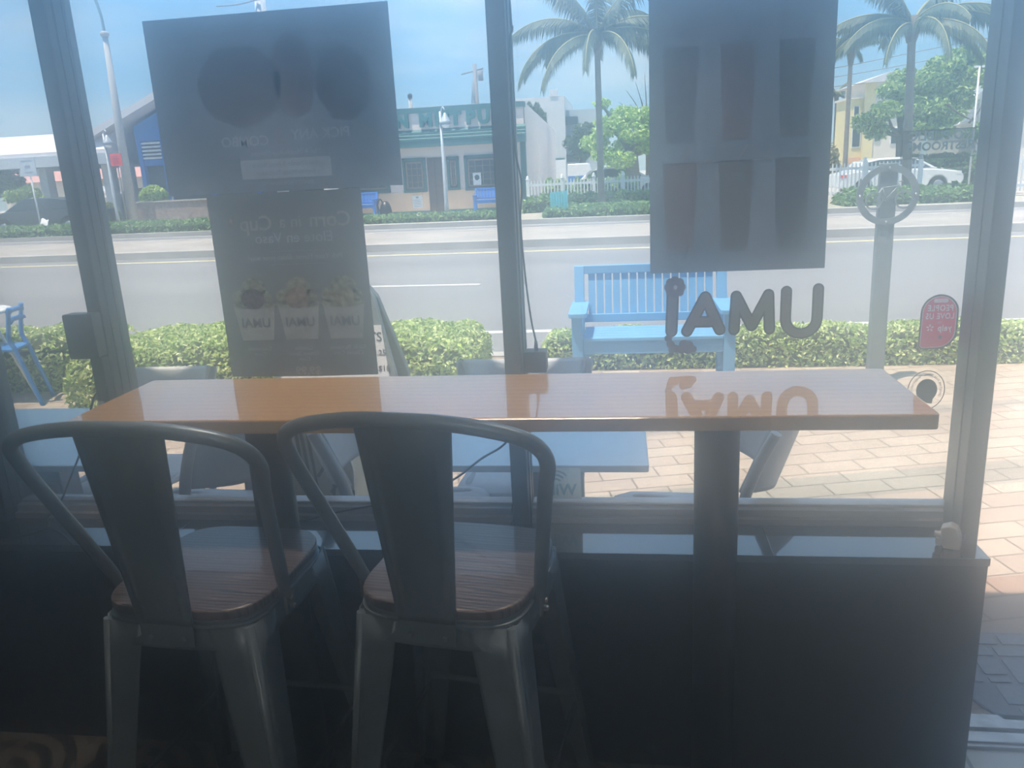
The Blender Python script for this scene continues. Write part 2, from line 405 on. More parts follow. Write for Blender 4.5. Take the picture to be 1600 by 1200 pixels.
# window ledge: dark glossy slabs with tight joints, front edge flush with the wall
xs = [-4, -2.6, -1.28, -0.285, 0.36, 0.865]
lg = MB()
for i in range(5): lg.box(xs[i]+0.001, xs[i+1]-0.001, -0.2095, 0.0, 0.618, 0.638)
tag(lg.build('trim_ledge', M_LEDGE, bevel=0.0015), kind='structure')

# window posts and frames
def post(name, x0, x1, y0, y1, z0=0.638):
    """aluminium storefront post: plain face to the room, stepped glazing beads along both sides"""
    b = MB(); b.rbox(x0+0.006, x1-0.006, y0, y1, z0, 2.70, 0.004)
    b.box(x0+0.002, x1-0.002, y0+0.030, y1-0.012, z0, 2.70); b.box(x0, x1, y0+0.062, y1-0.030, z0, 2.70)
    return tag(b.build(name, M_FRAME, bevel=0.001), kind='structure')
post('trim_1', -1.492, -1.436, -0.045, 0.065); post('trim_2', -0.320, -0.262, -0.045, 0.065)
post('trim_4', -2.02, -1.862, -0.06, 0.065)
b = MB(); b.rbox(0.819, 0.863, -0.135, -0.032, 0.638, 2.70, 0.004); b.box(0.8165, 0.860, -0.085, -0.034, 0.638, 2.70); b.box(0.852, 0.866, -0.032, 0.065, 0.638, 2.70); b.box(0.845, 0.862, -0.032, 0.035, 0.638, 2.70)
tag(b.build('trim_3', M_FRAME, bevel=0.001), kind='structure')
def window(n, x0, x1):
    r = tag(empty('window_%d' % n, (x0, 0, 0.638)), kind='structure')
    b = MB()
    b.box(x0, x1, -0.036, 0.065, 0.638, 0.656); b.box(x0, x1, -0.020, 0.055, 0.656, 0.676); b.box(x0, x1, 0.0, 0.045, 0.676, 0.684)
    b.box(x0, x1, -0.03, 0.065, 2.64, 2.70)
    b.build('window_rail', M_RAIL_LIT, r, world=True, bevel=0.0015)
    MB().box(x0, x1, 0.022, 0.028, 0.680, 2.645).build('window_pane', GLASS, r, world=True)
    return r
window(1, -4.0, -2.02); window(2, -1.862, -1.492); window(3, -1.436, -0.320); window(4, -0.262, 0.845)
# doorway at the right: head rail, far jamb and aluminium threshold
door = tag(empty('door_1', (1.4, 0, 0)), kind='structure')
b = MB(); b.box(1.88, 1.95, -0.06, 0.07, 0.0, 2.7); b.box(0.862, 1.88, -0.06, 0.07, 2.55, 2.70); b.build('door_frame', M_FRAME, door, world=True)
b = MB(); b.box(0.862, 1.95, -0.085, 0.055, -0.1, 0.010); b.box(0.862, 1.95, -0.072, -0.03, 0.010, 0.016)
b.box(0.862, 1.95, -0.018, 0.008, 0.010, 0.020)
b.build('door_threshold', mat('worn_aluminium', (0.42, 0.41, 0.40), 0.42, 0.8, var=0.2, scale=20), door, world=True, bevel=0.002)

# ------------------------------------------------------------------ window table
tb = tag(empty('window_counter_table', (-0.33, -0.24, 0.0)), 'long glossy honey wood counter table on two black columns against the window', 'table')
WOOD_T = wood_mat('lacquered_honey_wood', (0.80, 0.45, 0.15), (0.90, 0.55, 0.20), 1.6, (0.5, 6, 1), 0.35, 1.0, ior=2.7, rings=1.6, grain=0.22)
b = MB(); o = rrect(-1.318, 0.636, -0.432, -0.05, 0.012, 4)
b.prism(o, 1.040, 1.074); b.build('tabletop', WOOD_T, tb, world=True, bevel=0.004)
for px in (-0.895, 0.212):
    c = MB(); c.lathe([(0.052, 0.02), (0.052, 1.04)], px, -0.268, 28).build('table_column', M_BLACK, tb, world=True)
    c = MB(); c.rbox(px-0.055, px+0.055, -0.43, -0.212, 0.0, 0.018, 0.02); c.build('base_plate', M_BLACK, tb, world=True, bevel=0.003)
    c = MB(); c.box(px-0.12, px+0.12, -0.40, -0.09, 1.032, 1.0395); c.build('mounting_plate', M_BLACK, tb, world=True)

# ------------------------------------------------------------------ bar stools
WOOD_S = wood_mat('dark_grained_seat_wood', (0.045, 0.038, 0.036), (0.23, 0.19, 0.18), 5.0, (0.5, 5, 1), 0.30, 0.45, rings=7, bump=0.4)
def superell(hx, hy, n=4.2, k=48):
    o = []
    for i in range(k):
        t = 2*PI*i/k; c, s_ = math.cos(t), math.sin(t)
        o.append((hx*math.copysign(abs(c)**(2/n), c), hy*math.copysign(abs(s_)**(2/n), s_)))
    return o
def make_stool():
    """sheet steel cafe bar stool, back towards -y"""
    r = empty('bar_stool')
    hx, hy = 0.185, 0.197
    b = MB(); b.prism(superell(hx, hy), 0.738, 0.762, sm=True); b.build('seat', WOOD_S, r, bevel=0.005)
    # steel pan under the wood with a rolled lip
    b = MB(); ring = superell(hx-0.004, hy-0.004); b.prism(ring, 0.722, 0.7375, sm=True); b.prism(superell(hx+0.003, hy+0.003), 0.722, 0.729, sm=True)
    b.build('seat_pan', M_STEEL, r, bevel=0.002)
    # skirt: four aprons bowed with the seat edge
    b = MB()
    for a in range(4):
        def fn(u, v, a=a):
            t = (u-0.5)*0.84; w = 0.5-abs(u-0.5)
            dep = 0.052 + 0.035*(max(0, abs(u-0.5)-0.33)/0.17)**2
            z = 0.7225 - v*dep; sx = hx-0.012; sy = hy-0.012
            e = 1-0.35*abs(t/0.42)**5
            if a == 0: p = (t*2*sx/0.9, -sy*(1-0.10*abs(t/0.42)**3)-0.012*v, z)
            elif a == 1: p = (sx*(1-0.10*abs(t/0.42)**3)+0.012*v, t*2*sy/0.9, z)
            elif a == 2: p = (-t*2*sx/0.9, sy*(1-0.10*abs(t/0.42)**3)+0.012*v, z)
            else: p = (-sx*(1-0.10*abs(t/0.42)**3)-0.012*v, -t*2*sy/0.9, z)
            return p
        b.grid(fn, 20, 4, 0.003)
    b.build('seat_skirt', M_STEEL, r)
    # legs: folded sheet, wide at the shoulder and narrow at the foot, splayed outwards
    for sx, sy in ((-1, -1), (1, -1), (-1, 1), (1, 1)):
        b = MB(); prof = []
        n = 10
        for side in (0, 1):
            def fn(u, v, side=side):
                z = 0.722*(1-v); w = 0.088*(1-v)**1.0 + 0.036*v
                cx = (hx-0.022) + (0.235-(hx-0.022))*v; cy = (hy-0.022) + (0.245-(hy-0.022))*v
                rr = 0.012
                d = u*w
                if side == 0: x, y = cx - d, cy + rr - rr*max(0, 1-u*5)**2
                else: x, y = cx + rr - rr*max(0, 1-u*5)**2, cy - d
                return (sx*x, sy*y, z)
            b.grid(fn, 8, n, 0.0022)
        b.tube([(sx*(hx-0.022+0.001), sy*(hy-0.022+0.001), 0.72), (sx*0.236, sy*0.246, 0.0)], 0.010, 8)
        lg = b.build('leg', M_STEEL, r)
        f = MB(); f.rbox(sx*0.222-0.020, sx*0.222+0.020, sy*0.232-0.020, sy*0.232+0.020, 0.0, 0.022, 0.006); f.build('rubber_foot', M_BLACK, lg)
    # foot rails: bright bars on the sides and dark ones front and back
    def leg_at(sx, sy, z):
        v = 1 - z/0.722; return Vector((sx*(hx-0.03+(0.227-(hx-0.03))*v), sy*(hy-0.03+(0.237-(hy-0.03))*v), z))
    for sx in (-1, 1):
        a, c = leg_at(sx, -1, 0.27), leg_at(sx, 1, 0.27)
        b = MB(); b.tube([a, a.lerp(c, .08), a.lerp(c, .92), c], [0.006, 0.010, 0.010, 0.006], 10, flat=0.8); b.build('foot_rail', M_CHROME, r, label='bright worn steel foot rail')
    for sy in (-1, 1):
        z = 0.30 if sy > 0 else 0.20
        a, c = leg_at(-1, sy, z), leg_at(1, sy, z)
        b = MB(); b.tube([a, a.lerp(c, .12), a.lerp(c, .88), c], [0.011, 0.008, 0.008, 0.011], 10); b.build('stretcher', M_STEEL, r)
    # under-seat cross straps
    b = MB(); b.tube([(-0.17, -0.17, 0.715), (0, 0, 0.69), (0.17, 0.17, 0.715)], 0.006, 8); b.tube([(0.17, -0.17, 0.715), (0, 0, 0.69), (-0.17, 0.17, 0.715)], 0.006, 8); b.build('cross_brace', M_STEEL, r)
    # back hoop: bent tube from one side of the seat round to the other
    A = Vector((0.197, -0.075, 0.735)); Sh = Vector((0.262, -0.222, 1.095)); T = Vector((0, -0.268, 1.176))
    half = [A, A.lerp(Sh, 0.04), A.lerp(Sh, 0.45), A.lerp(Sh, 0.82), Vector((0.2615, -0.214, 1.085)), Vector((0.252, -0.236, 1.125)), Vector((0.215, -0.250, 1.150)), Vector((0.145, -0.262, 1.167)), Vector((0.07, -0.267, 1.175)), T]
    pts = half + [Vector((-p.x, p.y, p.z)) for p in reversed(half[:-1])]
    b = MB(); sp = smooth_path(pts, 5); n = len(sp)
    rr = [0.0148 if 6 < i < n-7 else 0.0135 for i in range(n)]
    b.tube(sp, rr, 12); b.build('back_hoop', M_STEEL, r)
    for sx in (-1, 1):      # bolts at the tube ends
        b = MB()
        for dz in (-0.004, -0.026):
            M = Matrix.Translation((sx*0.208, -0.078-dz*0.3, 0.735+dz)) @ Matrix.Rotation(sx*PI/2, 4, 'Y')
            b.lathe([(0.0065, 0), (0.0065, 0.004), (0.004, 0.007)], seg=10, M=M)
        b.box(sx*0.204-0.004, sx*0.204+0.004, -0.092, -0.058, 0.700, 0.742)
        b.build('hoop_bolt', M_CHROME, r)
    # splat: pressed sheet, narrow at the seat and flaring to the hoop, two soft vertical creases
    def sp_fn(u, v):
        w = 0.062 + (0.098-0.062)*v; x = (u-0.5)*2*w
        y = -0.213 + (-0.268+0.213)*v**1.05 + 0.10*0 + 0.018*(abs(u-0.5)*2)**2*v
        z = 0.735 + (1.176-0.735)*v - 0.004*(abs(u-0.5)*2)**2*v
        c = 0.006*math.exp(-((abs(u-0.5)-0.36)/0.035)**2)*min(1, 6*(1-v))*min(1, 6*v)
        return (x, y - c, z)
    b = MB(); b.grid(sp_fn, 36, 24, 0.0025); b.build('back_splat', M_STEEL, r)
    # fixing tab folded down over the skirt, with two bolts
    b = MB(); b.box(-0.060, 0.060, -0.2145, -0.2115, 0.688, 0.738)
    b.build('splat_tab', M_STEEL, r, bevel=0.001)
    for sx in (-1, 1):
        M = Matrix.Translation((sx*0.037, -0.2145, 0.706)) @ Matrix.Rotation(PI/2, 4, 'X')
        b = MB(); b.lathe([(0.007, 0), (0.007, 0.003), (0.004, 0.006)], seg=12, M=M); b.build('splat_bolt', M_STEEL, r)
    return r
s1 = make_stool(); s1.location = (-0.922, -0.529, 0); s1.rotation_euler[2] = math.radians(-3.4)
tag(s1, 'grey metal bar stool with wooden seat, the left one of the pair', 'stool', 'bar stools at the window table')
s2 = copy_tree(s1); s2.location = (-0.365, -0.496, 0); s2.rotation_euler[2] = math.radians(-8.4)
tag(s2, 'grey metal bar stool with wooden seat, nearer the middle window post', 'stool', 'bar stools at the window table')

# ------------------------------------------------------------------ posters taped to the inside of the glass
GY = 0.0215       # inner face of the glass
P_PAPER = mat('poster_back_blue_grey', (0.20, 0.26, 0.33), 0.7, var=0.2, scale=5, trans=0.42)
P_PAPER2 = mat('poster_back_green_grey', (0.19, 0.23, 0.25), 0.7, var=0.15, scale=3, trans=0.42)
P_INK1 = mat('poster_ghost_print_light', (0.38, 0.43, 0.48), 0.7, trans=0.6)
P_INK2 = mat('poster_ghost_print_red', (0.25, 0.25, 0.30), 0.7, trans=0.45)
P_INK3 = mat('poster_ghost_print_dark', (0.17, 0.215, 0.285), 0.7, trans=0.4)
P_CUP = mat('poster_ghost_cup', (0.38, 0.40, 0.39), 0.7, trans=0.5)
P_CORN = mat('poster_ghost_corn', (0.27, 0.33, 0.28), 0.7, var=0.5, scale=60, trans=0.25)
P_CORN2 = mat('poster_ghost_topping', (0.28, 0.26, 0.24), 0.7, var=0.5, scale=70, trans=0.25)
P_GRAIN = mat('poster_ghost_purple', (0.12, 0.10, 0.17), 0.7, var=0.6, scale=80, trans=0.25)
def blob(cx, cz, rx, rz, k=28, wob=0.0, ph=0.0):
    return [(cx+rx*(1+wob*math.sin(7*t+ph))*math.cos(t), cz+rz*(1+wob*math.sin(7*t+ph))*math.sin(t)) for t in [2*PI*i/k for i in range(k)]]
def flat(name, outline, m, parent, y, d=0.0004):
    b = MB(); b.add([(x, y-d, z) for x, z in outline], [tuple(range(len(outline)))]); return b.build(name, m, parent, world=True)
def poster(name, x0, x1, z0, z1, m, label, tilt=0.0):
    r = tag(empty(name, ((x0+x1)/2, GY, z0)), label, 'poster', 'posters taped on the window')
    o = [(x0, z0), (x1, z0), (x1, z1), (x0, z1)]
    MB().add([(x, GY-0.0020, z) for x, z in o], [(0, 1, 2, 3)]).build('poster_sheet', m, r, world=True); return r
PY = GY-0.0022
p = poster('window_poster', -1.222, -0.566, 1.572, 2.014, P_PAPER, 'wide dark poster on the glass with mirrored PICK ANY 3 COMBO, left pane')
for (cx, cz, rx, rz, mm, ph) in ((-0.98, 1.84, 0.115, 0.10, P_INK3, 0), (-0.83, 1.86, 0.055, 0.105, P_INK2, 2), (-0.70, 1.83, 0.075, 0.09, P_INK3, 4)):
    flat('printed_cup_shape', blob(cx, cz, rx, rz, wob=0.03, ph=ph), mm, p, PY)
text_mesh('printed_headline', 'PICK ANY', P_INK1, 0.036, 0.0, face_us(-0.775, PY-0.0004, 1.712), p, mirror=True, world=True, bold=0.0006)
text_mesh('printed_number', '3', P_INK2, 0.058, 0.0, face_us(-0.885, PY-0.0004, 1.708), p, mirror=True, world=True, bold=0.002)
text_mesh('printed_headline', 'COMBO', P_INK1, 0.036, 0.0, face_us(-0.985, PY-0.0004, 1.702), p, mirror=True, world=True, bold=0.0006)
text_mesh('printed_line', 'Mix & Match Any Flavors', P_INK1, 0.019, 0.0, face_us(-0.875, PY-0.0004, 1.670), p, mirror=True, world=True)
flat('printed_box', rrect(-1.005, -0.755, 1.605, 1.655, 0.006), P_INK1, p, PY)
for k, tx in enumerate(('You Choose 3 Food Bowls', 'Freshly Made To Order')):
    text_mesh('printed_line', tx, P_INK3, 0.017, 0.0, face_us(-0.880, PY-0.0008, 1.641-0.022*k), p, mirror=True, world=True)
text_mesh('printed_line', 'PERFECT FOR SHARING', P_INK1, 0.014, 0.0, face_us(-0.880, PY-0.0004, 1.592), p, mirror=True, world=True)
cut_print(p.children[0], [(-1.222, 1.572), (-0.566, 1.572), (-0.566, 2.014), (-1.222, 2.014)], PY, [q for q in p.children if q.name.startswith(('printed_headline', 'printed_number', 'printed_box')) or (q.name.startswith('printed_line') and q.data.materials[0] == P_INK1)])
p = poster('window_poster', -1.116, -0.682, 1.062, 1.569, P_PAPER2, 'tall dark poster with mirrored Corn in a Cup and three printed cups')
T = lambda tx, x, z, sz, mm=P_INK1, bo=0.0, y=PY-0.0004: text_mesh('printed_line', tx, mm, sz, 0.0, face_us(x, y, z), p, mirror=True, world=True, bold=bo)
T('Corn', -0.775, 1.492, 0.055, P_CUP, 0.0008); T('in a', -0.887, 1.490, 0.045, P_CUP, 0.0004); T('Cup', -0.985, 1.488, 0.055, P_CUP, 0.0008)
flat('printed_pepper', [(-1.058, 1.51), (-1.066, 1.47), (-1.048, 1.50), (-1.044, 1.515)], P_CORN2, p, PY)
T('Elote en Vaso', -0.882, 1.448, 0.040); T('Pick Your Flavor. Elote your way!', -0.885, 1.396, 0.020)
for zz in (1.412, 1.377): flat('printed_rule', [(-0.96, zz), (-0.80, zz), (-0.80, zz+0.001), (-0.96, zz+0.001)], P_INK1, p, PY)
for i, cx in enumerate((-0.762, -0.892, -1.022)):
    cz = 1.262
    flat('printed_cup', [(cx-0.046, cz-0.095), (cx+0.046, cz-0.095), (cx+0.060, cz+0.005), (cx-0.060, cz+0.005)], P_CUP, p, PY)
    flat('printed_rim', blob(cx, cz+0.006, 0.064, 0.012), P_CORN, p, PY-0.0005)
    tp = (P_CORN, P_CORN2, P_GRAIN)[i]
    for dx, dz, rr in ((-0.036, 0.028, 0.024), (0.036, 0.026, 0.022), (0, 0.022, 0.034), (0.006, 0.050, 0.036)):
        flat('printed_topping', blob(cx+dx, cz+dz, rr, rr*0.86), P_CORN if dx else tp, p, PY-(0.0005 if dx else 0.0009))
    T('UMAI', cx, 1.215, 0.036, P_INK3, 0.001, PY-0.0006)
for cx, ln in ((-0.762, ('Garlic Parmesan', 'Cheese Corn')), (-0.892, ('Cheddar', 'Cheese Sauce', 'Corn')), (-1.022, ('Guacamole', 'Corn'))):
    for k, t_ in enumerate(ln): T(t_, cx, 1.142-0.016*k, 0.016)
T('$9.99', -0.885, 1.075, 0.034, P_CUP, 0.001)
cut_print(p.children[0], [(-1.116, 1.062), (-0.682, 1.062), (-0.682, 1.569), (-1.116, 1.569)], PY, [q for q in p.children if q.name.startswith(('printed_line', 'printed_cup')) and q.data.materials[0] in (P_INK1, P_CUP)])
p = poster('window_poster', 0.070, 0.502, 1.318, 2.02, P_PAPER, 'tall dark poster on the right pane above the brown letters')
for i in range(3):
    for j in range(2):
        cx = 0.145+0.135*i; z0 = 1.74-0.27*j
        flat('printed_drink', [(cx-0.034, z0-0.10), (cx+0.034, z0-0.10), (cx+0.042, z0+0.12), (cx-0.042, z0+0.12)], (P_INK3, P_INK2, P_PAPER2)[(i+j) % 3], p, PY)
        flat('printed_straw', [(cx+0.000, z0+0.12), (cx+0.006, z0+0.12), (cx+0.030, z0+0.155), (cx+0.024, z0+0.158)], P_INK2, p, PY)
flat('printed_rule', [(0.12, 1.588), (0.46, 1.588), (0.46, 1.591), (0.12, 1.591)], P_INK1, p, PY)

# ------------------------------------------------------------------ cut vinyl letters and stickers on the right pane
V_OUT = mat('vinyl_letter_dark_edge', (0.045, 0.045, 0.05), 0.6, trans=0.1)
V_IN = mat('vinyl_letter_brown_grey', (0.22, 0.20, 0.20), 0.6, trans=0.3)
V_GRN = mat('vinyl_letter_green_grey', (0.19, 0.22, 0.18), 0.6, trans=0.3)
V_RED = mat('vinyl_flower_maroon', (0.17, 0.12, 0.16), 0.6, trans=0.3)
def strokes(name, segs, w, m, parent, y, k=10):
    """rounded strokes laid flat on the glass"""
    b = MB()
    for i, (a, c) in enumerate(segs):
        a = Vector(a); c = Vector(c); d = (c-a); L_ = d.length; t = math.atan2(d.y, d.x) if L_ > 1e-6 else 0; o = []
        for q in range(k+1): an = t+PI/2+PI*q/k; o.append((a.x+w*math.cos(an), a.y+w*math.sin(an)))
        for q in range(k+1): an = t-PI/2+PI*q/k; o.append((c.x+w*math.cos(an), c.y+w*math.sin(an)))
        b.prism(o, y-0.0006-0.00002*i, y, 'y')
    return b.build(name, m, parent, world=True)
def letter(nm, segs, w, col, label):
    x = sum(a[0] for a, _ in segs)/len(segs); z = min(min(a[1], c[1]) for a, c in segs)
    r = tag(empty(nm, (x, GY, z)), label, 'sign letter', 'letters stuck on the right pane')
    strokes('letter_border', segs, w, V_OUT, r, GY-0.0003); strokes('letter_fill', segs, w*0.70, col, r, GY-0.0014); return r
def arc(cx, cz, r, a0, a1, n): 
    P = [(cx+r*math.cos(math.radians(a0+(a1-a0)*i/n)), cz+r*math.sin(math.radians(a0+(a1-a0)*i/n))) for i in range(n+1)]
    return list(zip(P[:-1], P[1:]))
w_ = 0.0152
letter('vinyl_letter', [((0.412, 1.262), (0.412, 1.19)), ((0.490, 1.266), (0.490, 1.19))] + arc(0.451, 1.190, 0.039, 180, 360, 10), w_*0.92, V_IN, 'brown letter U on the glass, mirrored, rightmost of four')
letter('vinyl_letter', [((0.284, 1.165), (0.288, 1.253)), ((0.288, 1.253), (0.328, 1.174)), ((0.328, 1.174), (0.368, 1.255)), ((0.368, 1.255), (0.373, 1.165))], w_*0.95, V_GRN, 'brown letter M on the glass, second from right')
letter('vinyl_letter', [((0.164, 1.164), (0.210, 1.253)), ((0.210, 1.253), (0.248, 1.166)), ((0.188, 1.188), (0.236, 1.188))], w_, V_IN, 'brown letter A on the glass between the M and the flower')
r = letter('vinyl_letter', [((0.128, 1.272), (0.124, 1.165))], w_*1.05, V_IN, 'brown letter i on the glass dotted with a round flower')
fl = MB()
for i in range(8):
    a = 2*PI*i/8; fl.prism(blob(0.133+0.0165*math.cos(a), 1.281+0.0175*math.sin(a), 0.0115, 0.0115, 14), GY-0.0030-0.00002*i, GY-0.0022, 'y')
fl.build('flower_dot', V_RED, r, world=True)
flat('flower_eye', blob(0.134, 1.281, 0.005, 0.006, 12), mat('pale_flower_eye', (0.5, 0.6, 0.7), 0.6), r, GY-0.0034)
dr = MB()
for i, (dx, dz, q) in enumerate(((0.116, 1.146, 0.010), (0.122, 1.130, 0.011), (0.136, 1.118, 0.011), (0.150, 1.116, 0.012), (0.166, 1.116, 0.013), (0.180, 1.116, 0.010), (0.156, 1.130, 0.012), (0.170, 1.128, 0.011), (0.124, 1.114, 0.008))):
    dr.prism(blob(dx, dz, q, q, 14), GY-0.0020-0.00002*i, GY-0.0012, 'y')
dr.build('splash_foot', V_RED, r, world=True)

# red review sticker
r = tag(empty('window_sticker', (0.781, GY, 1.105)), 'red sticker reading PEOPLE LOVE US mirrored, beside the door post', 'sticker')
def leafshape(g, x0=0.739, x1=0.829, z0=1.103, z1=1.243):
    R1 = 0.043-g; o = []
    for cx, cz, a0, rr in ((x1-0.046, z1-0.046, 0, 0.046-g), (x0+0.046, z1-0.046, 90, 0.046-g), (x0+0.012, z0+0.012, 180, 0.012-g*0.8), (x1-0.046, z0+0.046, 270, 0.046-g)):
        for i in range(9): q = math.radians(a0+90*i/8); o.append((cx+rr*math.cos(q), cz+rr*math.sin(q)))
    return o
S_RED = mat('sticker_red', (0.92, 0.10, 0.20), 0.5, var=0.03, trans=0.95); S_WHT = mat('sticker_white', (0.95, 0.94, 0.94), 0.5, var=0.02, trans=0.95); S_GRY = mat('sticker_grey_edge', (0.16, 0.17, 0.17), 0.5, trans=0.2)
def band(name, o1, o2, m, y0, y1):
    k = len(o1); b = MB(); vs = [(x, y, z) for y in (y0, y1) for o in (o1, o2) for x, z in o]; fs = []
    for i in range(k):
        j = (i+1) % k; fs += [(i, j, k+j, k+i), (2*k+j, 2*k+i, 3*k+i, 3*k+j), (j, i, 2*k+i, 2*k+j), (k+i, k+j, 3*k+j, 3*k+i)]
    b.add(vs[:2*k], [f_ for f_ in fs if max(f_) < 2*k]); return b.build(name, m, r, world=True)
band('sticker_edge', leafshape(0.0), leafshape(0.0045), S_GRY, GY-0.0009, GY-0.0003); band('sticker_line', leafshape(0.0045), leafshape(0.006), S_WHT, GY-0.0009, GY-0.0003); flat('sticker_face', leafshape(0.006), S_RED, r, GY-0.0004)
flat('year_badge', rrect(0.768, 0.802, 1.222, 1.232, 0.004), S_WHT, r, GY-0.0008)
SY = GY-0.0010
T = lambda tx, x, z, sz, mm, bo=0.0: text_mesh('sticker_lettering', tx, mm, sz, 0.0, face_us(x, SY, z) @ Matrix.Diagonal((0.78, 1, 1, 1)), r, mirror=True, world=True, bold=bo, space=1.12)
T('2023', 0.785, 1.227, 0.011, S_RED, 0.0003); T('PEOPLE', 0.7855, 1.2075, 0.0215, S_WHT, 0.0004); T('LOVE US', 0.7855, 1.187, 0.0205, S_WHT, 0.0004)
T('ON', 0.786, 1.171, 0.008, S_WHT); T('yelp', 0.799, 1.157, 0.023, S_WHT, 0.0004)
b = MB()
for i in range(5):
    a = math.radians(90+72*i); M = Matrix.Translation((0.764, SY, 1.158)) @ Matrix.Rotation(-a, 4, 'Y')
    b.add([M @ Vector(q) for q in ((0.0032, 0, -0.0016), (0.0088, 0, -0.0018), (0.0088, 0, 0.0018), (0.0032, 0, 0.0016))], [(0, 1, 2, 3)])
b.build('burst_mark', S_WHT, r, world=True)
flat('small_diamond', [(0.790, 1.139), (0.796, 1.134), (0.790, 1.129), (0.784, 1.134)], S_GRY, r, SY)
cut_print([q for q in r.children if q.name.startswith('sticker_face')][0], leafshape(0.006), GY-0.0008, [q for q in r.children if q.name.startswith(('sticker_lettering', 'year', 'burst')) and q.data.materials[0] == S_WHT])
# round badge
r = tag(empty('window_sticker', (0.768, GY, 0.95)), 'clear round sticker with dark rim and grey oval, low beside the table end', 'sticker')
B_RIM = mat('badge_rim_plum', (0.10, 0.05, 0.08), 0.5); B_DK = mat('badge_grey_green', (0.14, 0.17, 0.16), 0.6, trans=0.2)
ring = MB(); cx, cz = 0.768, 0.995
for i in range(40):
    a0, a1 = 2*PI*i/40, 2*PI*(i+1)/40
    ring.prism([(cx+0.0455*math.cos(a0), cz+0.0525*math.sin(a0)), (cx+0.0455*math.cos(a1), cz+0.0525*math.sin(a1)), (cx+0.0435*math.cos(a1), cz+0.0505*math.sin(a1)), (cx+0.0435*math.cos(a0), cz+0.0505*math.sin(a0))], GY-0.0007, GY-0.0003, 'y')
ring.build('badge_rim', B_RIM, r, world=True)
flat('badge_oval', blob(cx+0.001, cz+0.0, 0.0255, 0.030), B_DK, r, GY-0.0003)
flat('badge_foot', [(cx-0.004, cz-0.026), (cx+0.018, cz-0.024), (cx+0.016, cz-0.036), (cx+0.000, cz-0.034)], B_DK, r, GY-0.0009)
txt = 'Certified Food Safety Manager on Duty'
for i, chx in enumerate(txt):
    if chx == ' ': continue
    a = math.radians(-22 + 222*i/(len(txt)-1)); q = 0.036
    M = face_us(cx+q*math.cos(a), GY-0.0006, cz+(q+0.005)*math.sin(a)) @ Matrix.Rotation(a-PI/2, 4, 'Z')
    if i == 0: tm = []
    tm.append(text_mesh('badge_lettering', chx, B_RIM, 0.0095, 0.0001, M, r, mirror=True, world=True))
# join the ring of characters into one inscription
bm = bmesh.new()
for o_ in tm: bm.from_mesh(o_.data)
me = bpy.data.meshes.new('badge_inscription'); bm.to_mesh(me); bm.free(); me.materials.append(B_RIM)
for o_ in tm: bpy.data.objects.remove(o_)
o_ = bpy.data.objects.new('badge_inscription', me); COL.objects.link(o_); o_.parent = r
# wifi sticker
r = tag(empty('window_sticker', (-0.18, GY, 0.69)), 'beige sticker with mirrored WiFi and signal arcs low on the glass', 'sticker')
W_BG = mat('wifi_sticker_beige', (0.74, 0.74, 0.66), 0.6, trans=0.9); W_GR = mat('wifi_print_teal', (0.20, 0.42, 0.42), 0.6, trans=0.8)
flat('sticker_face', [(-0.236, 0.688), (-0.124, 0.688), (-0.126, 0.782), (-0.208, 0.782), (-0.222, 0.775), (-0.232, 0.755)], W_BG, r, GY-0.0003)
text_mesh('sticker_lettering', 'WiFi', W_GR, 0.047, 0.0, face_us(-0.184, GY-0.0010, 0.715), r, mirror=True, world=True, bold=0.0012)
b = MB()
for q in (0.014, 0.026, 0.038):
    for i in range(10):
        a0, a1 = math.radians(40+100*i/10), math.radians(40+100*(i+1)/10)
        b.prism([(-0.196+(q+dq)*math.cos(a), 0.732+(q+dq)*math.sin(a)) for a, dq in ((a0, 0), (a1, 0), (a1, 0.0045), (a0, 0.0045))], GY-0.0012, GY-0.0008, 'y')
b.build('signal_arcs', W_GR, r, world=True)
# restroom notice: clear film with reversed-out lettering
r = tag(empty('window_sticker', (0.75, GY, 1.573)), 'clear NO PUBLIC RESTROOMS sticker mirrored high on the glass by the door post', 'sticker')
F_LT = mat('film_pale_print', (0.62, 0.70, 0.68), 0.6, trans=0.85); F_DK = mat('film_dark_print', (0.12, 0.17, 0.17), 0.6, trans=0.3)
b = MB()
for q in ((0.664, 0.832, 1.6355, 1.6375), (0.664, 0.666, 1.574, 1.637), (0.664, 0.832, 1.5715, 1.573)): b.box(q[0], q[1], GY-0.0007, GY-0.0003, q[2], q[3])
b.build('film_border', F_DK, r, world=True)
FILM = bpy.data.materials.new('grey_green_film'); FILM.use_nodes = True; N_ = FILM.node_tree.nodes
t_ = N_.new('ShaderNodeBsdfTransparent'); t_.inputs[0].default_value = (0.75, 0.80, 0.79, 1); q_ = N_.new('ShaderNodeMixShader'); q_.inputs[0].default_value = 0.35
N_['Principled BSDF'].inputs['Base Color'].default_value = (0.10, 0.16, 0.15, 1)
FILM.node_tree.links.new(t_.outputs[0], q_.inputs[1]); FILM.node_tree.links.new(N_['Principled BSDF'].outputs[0], q_.inputs[2]); FILM.node_tree.links.new(q_.outputs[0], N_['Material Output'].inputs[0])
flat('film_sheet', [(0.666, 1.573), (0.832, 1.573), (0.832, 1.6355), (0.666, 1.6355)], FILM, r, GY-0.0003)
text_mesh('film_lettering', 'NO PUBLIC', F_LT, 0.0285, 0.0, face_us(0.752, GY-0.0010, 1.6225), r, mirror=True, world=True, bold=0.0008)
text_mesh('film_lettering', 'RESTROOMS', F_LT, 0.0265, 0.0, face_us(0.752, GY-0.0010, 1.5985), r, mirror=True, world=True, bold=0.0008)
text_mesh('film_lettering', 'FOR CUSTOMERS ONLY', F_DK, 0.0115, 0.0, face_us(0.748, GY-0.0010, 1.578), r, mirror=True, world=True)

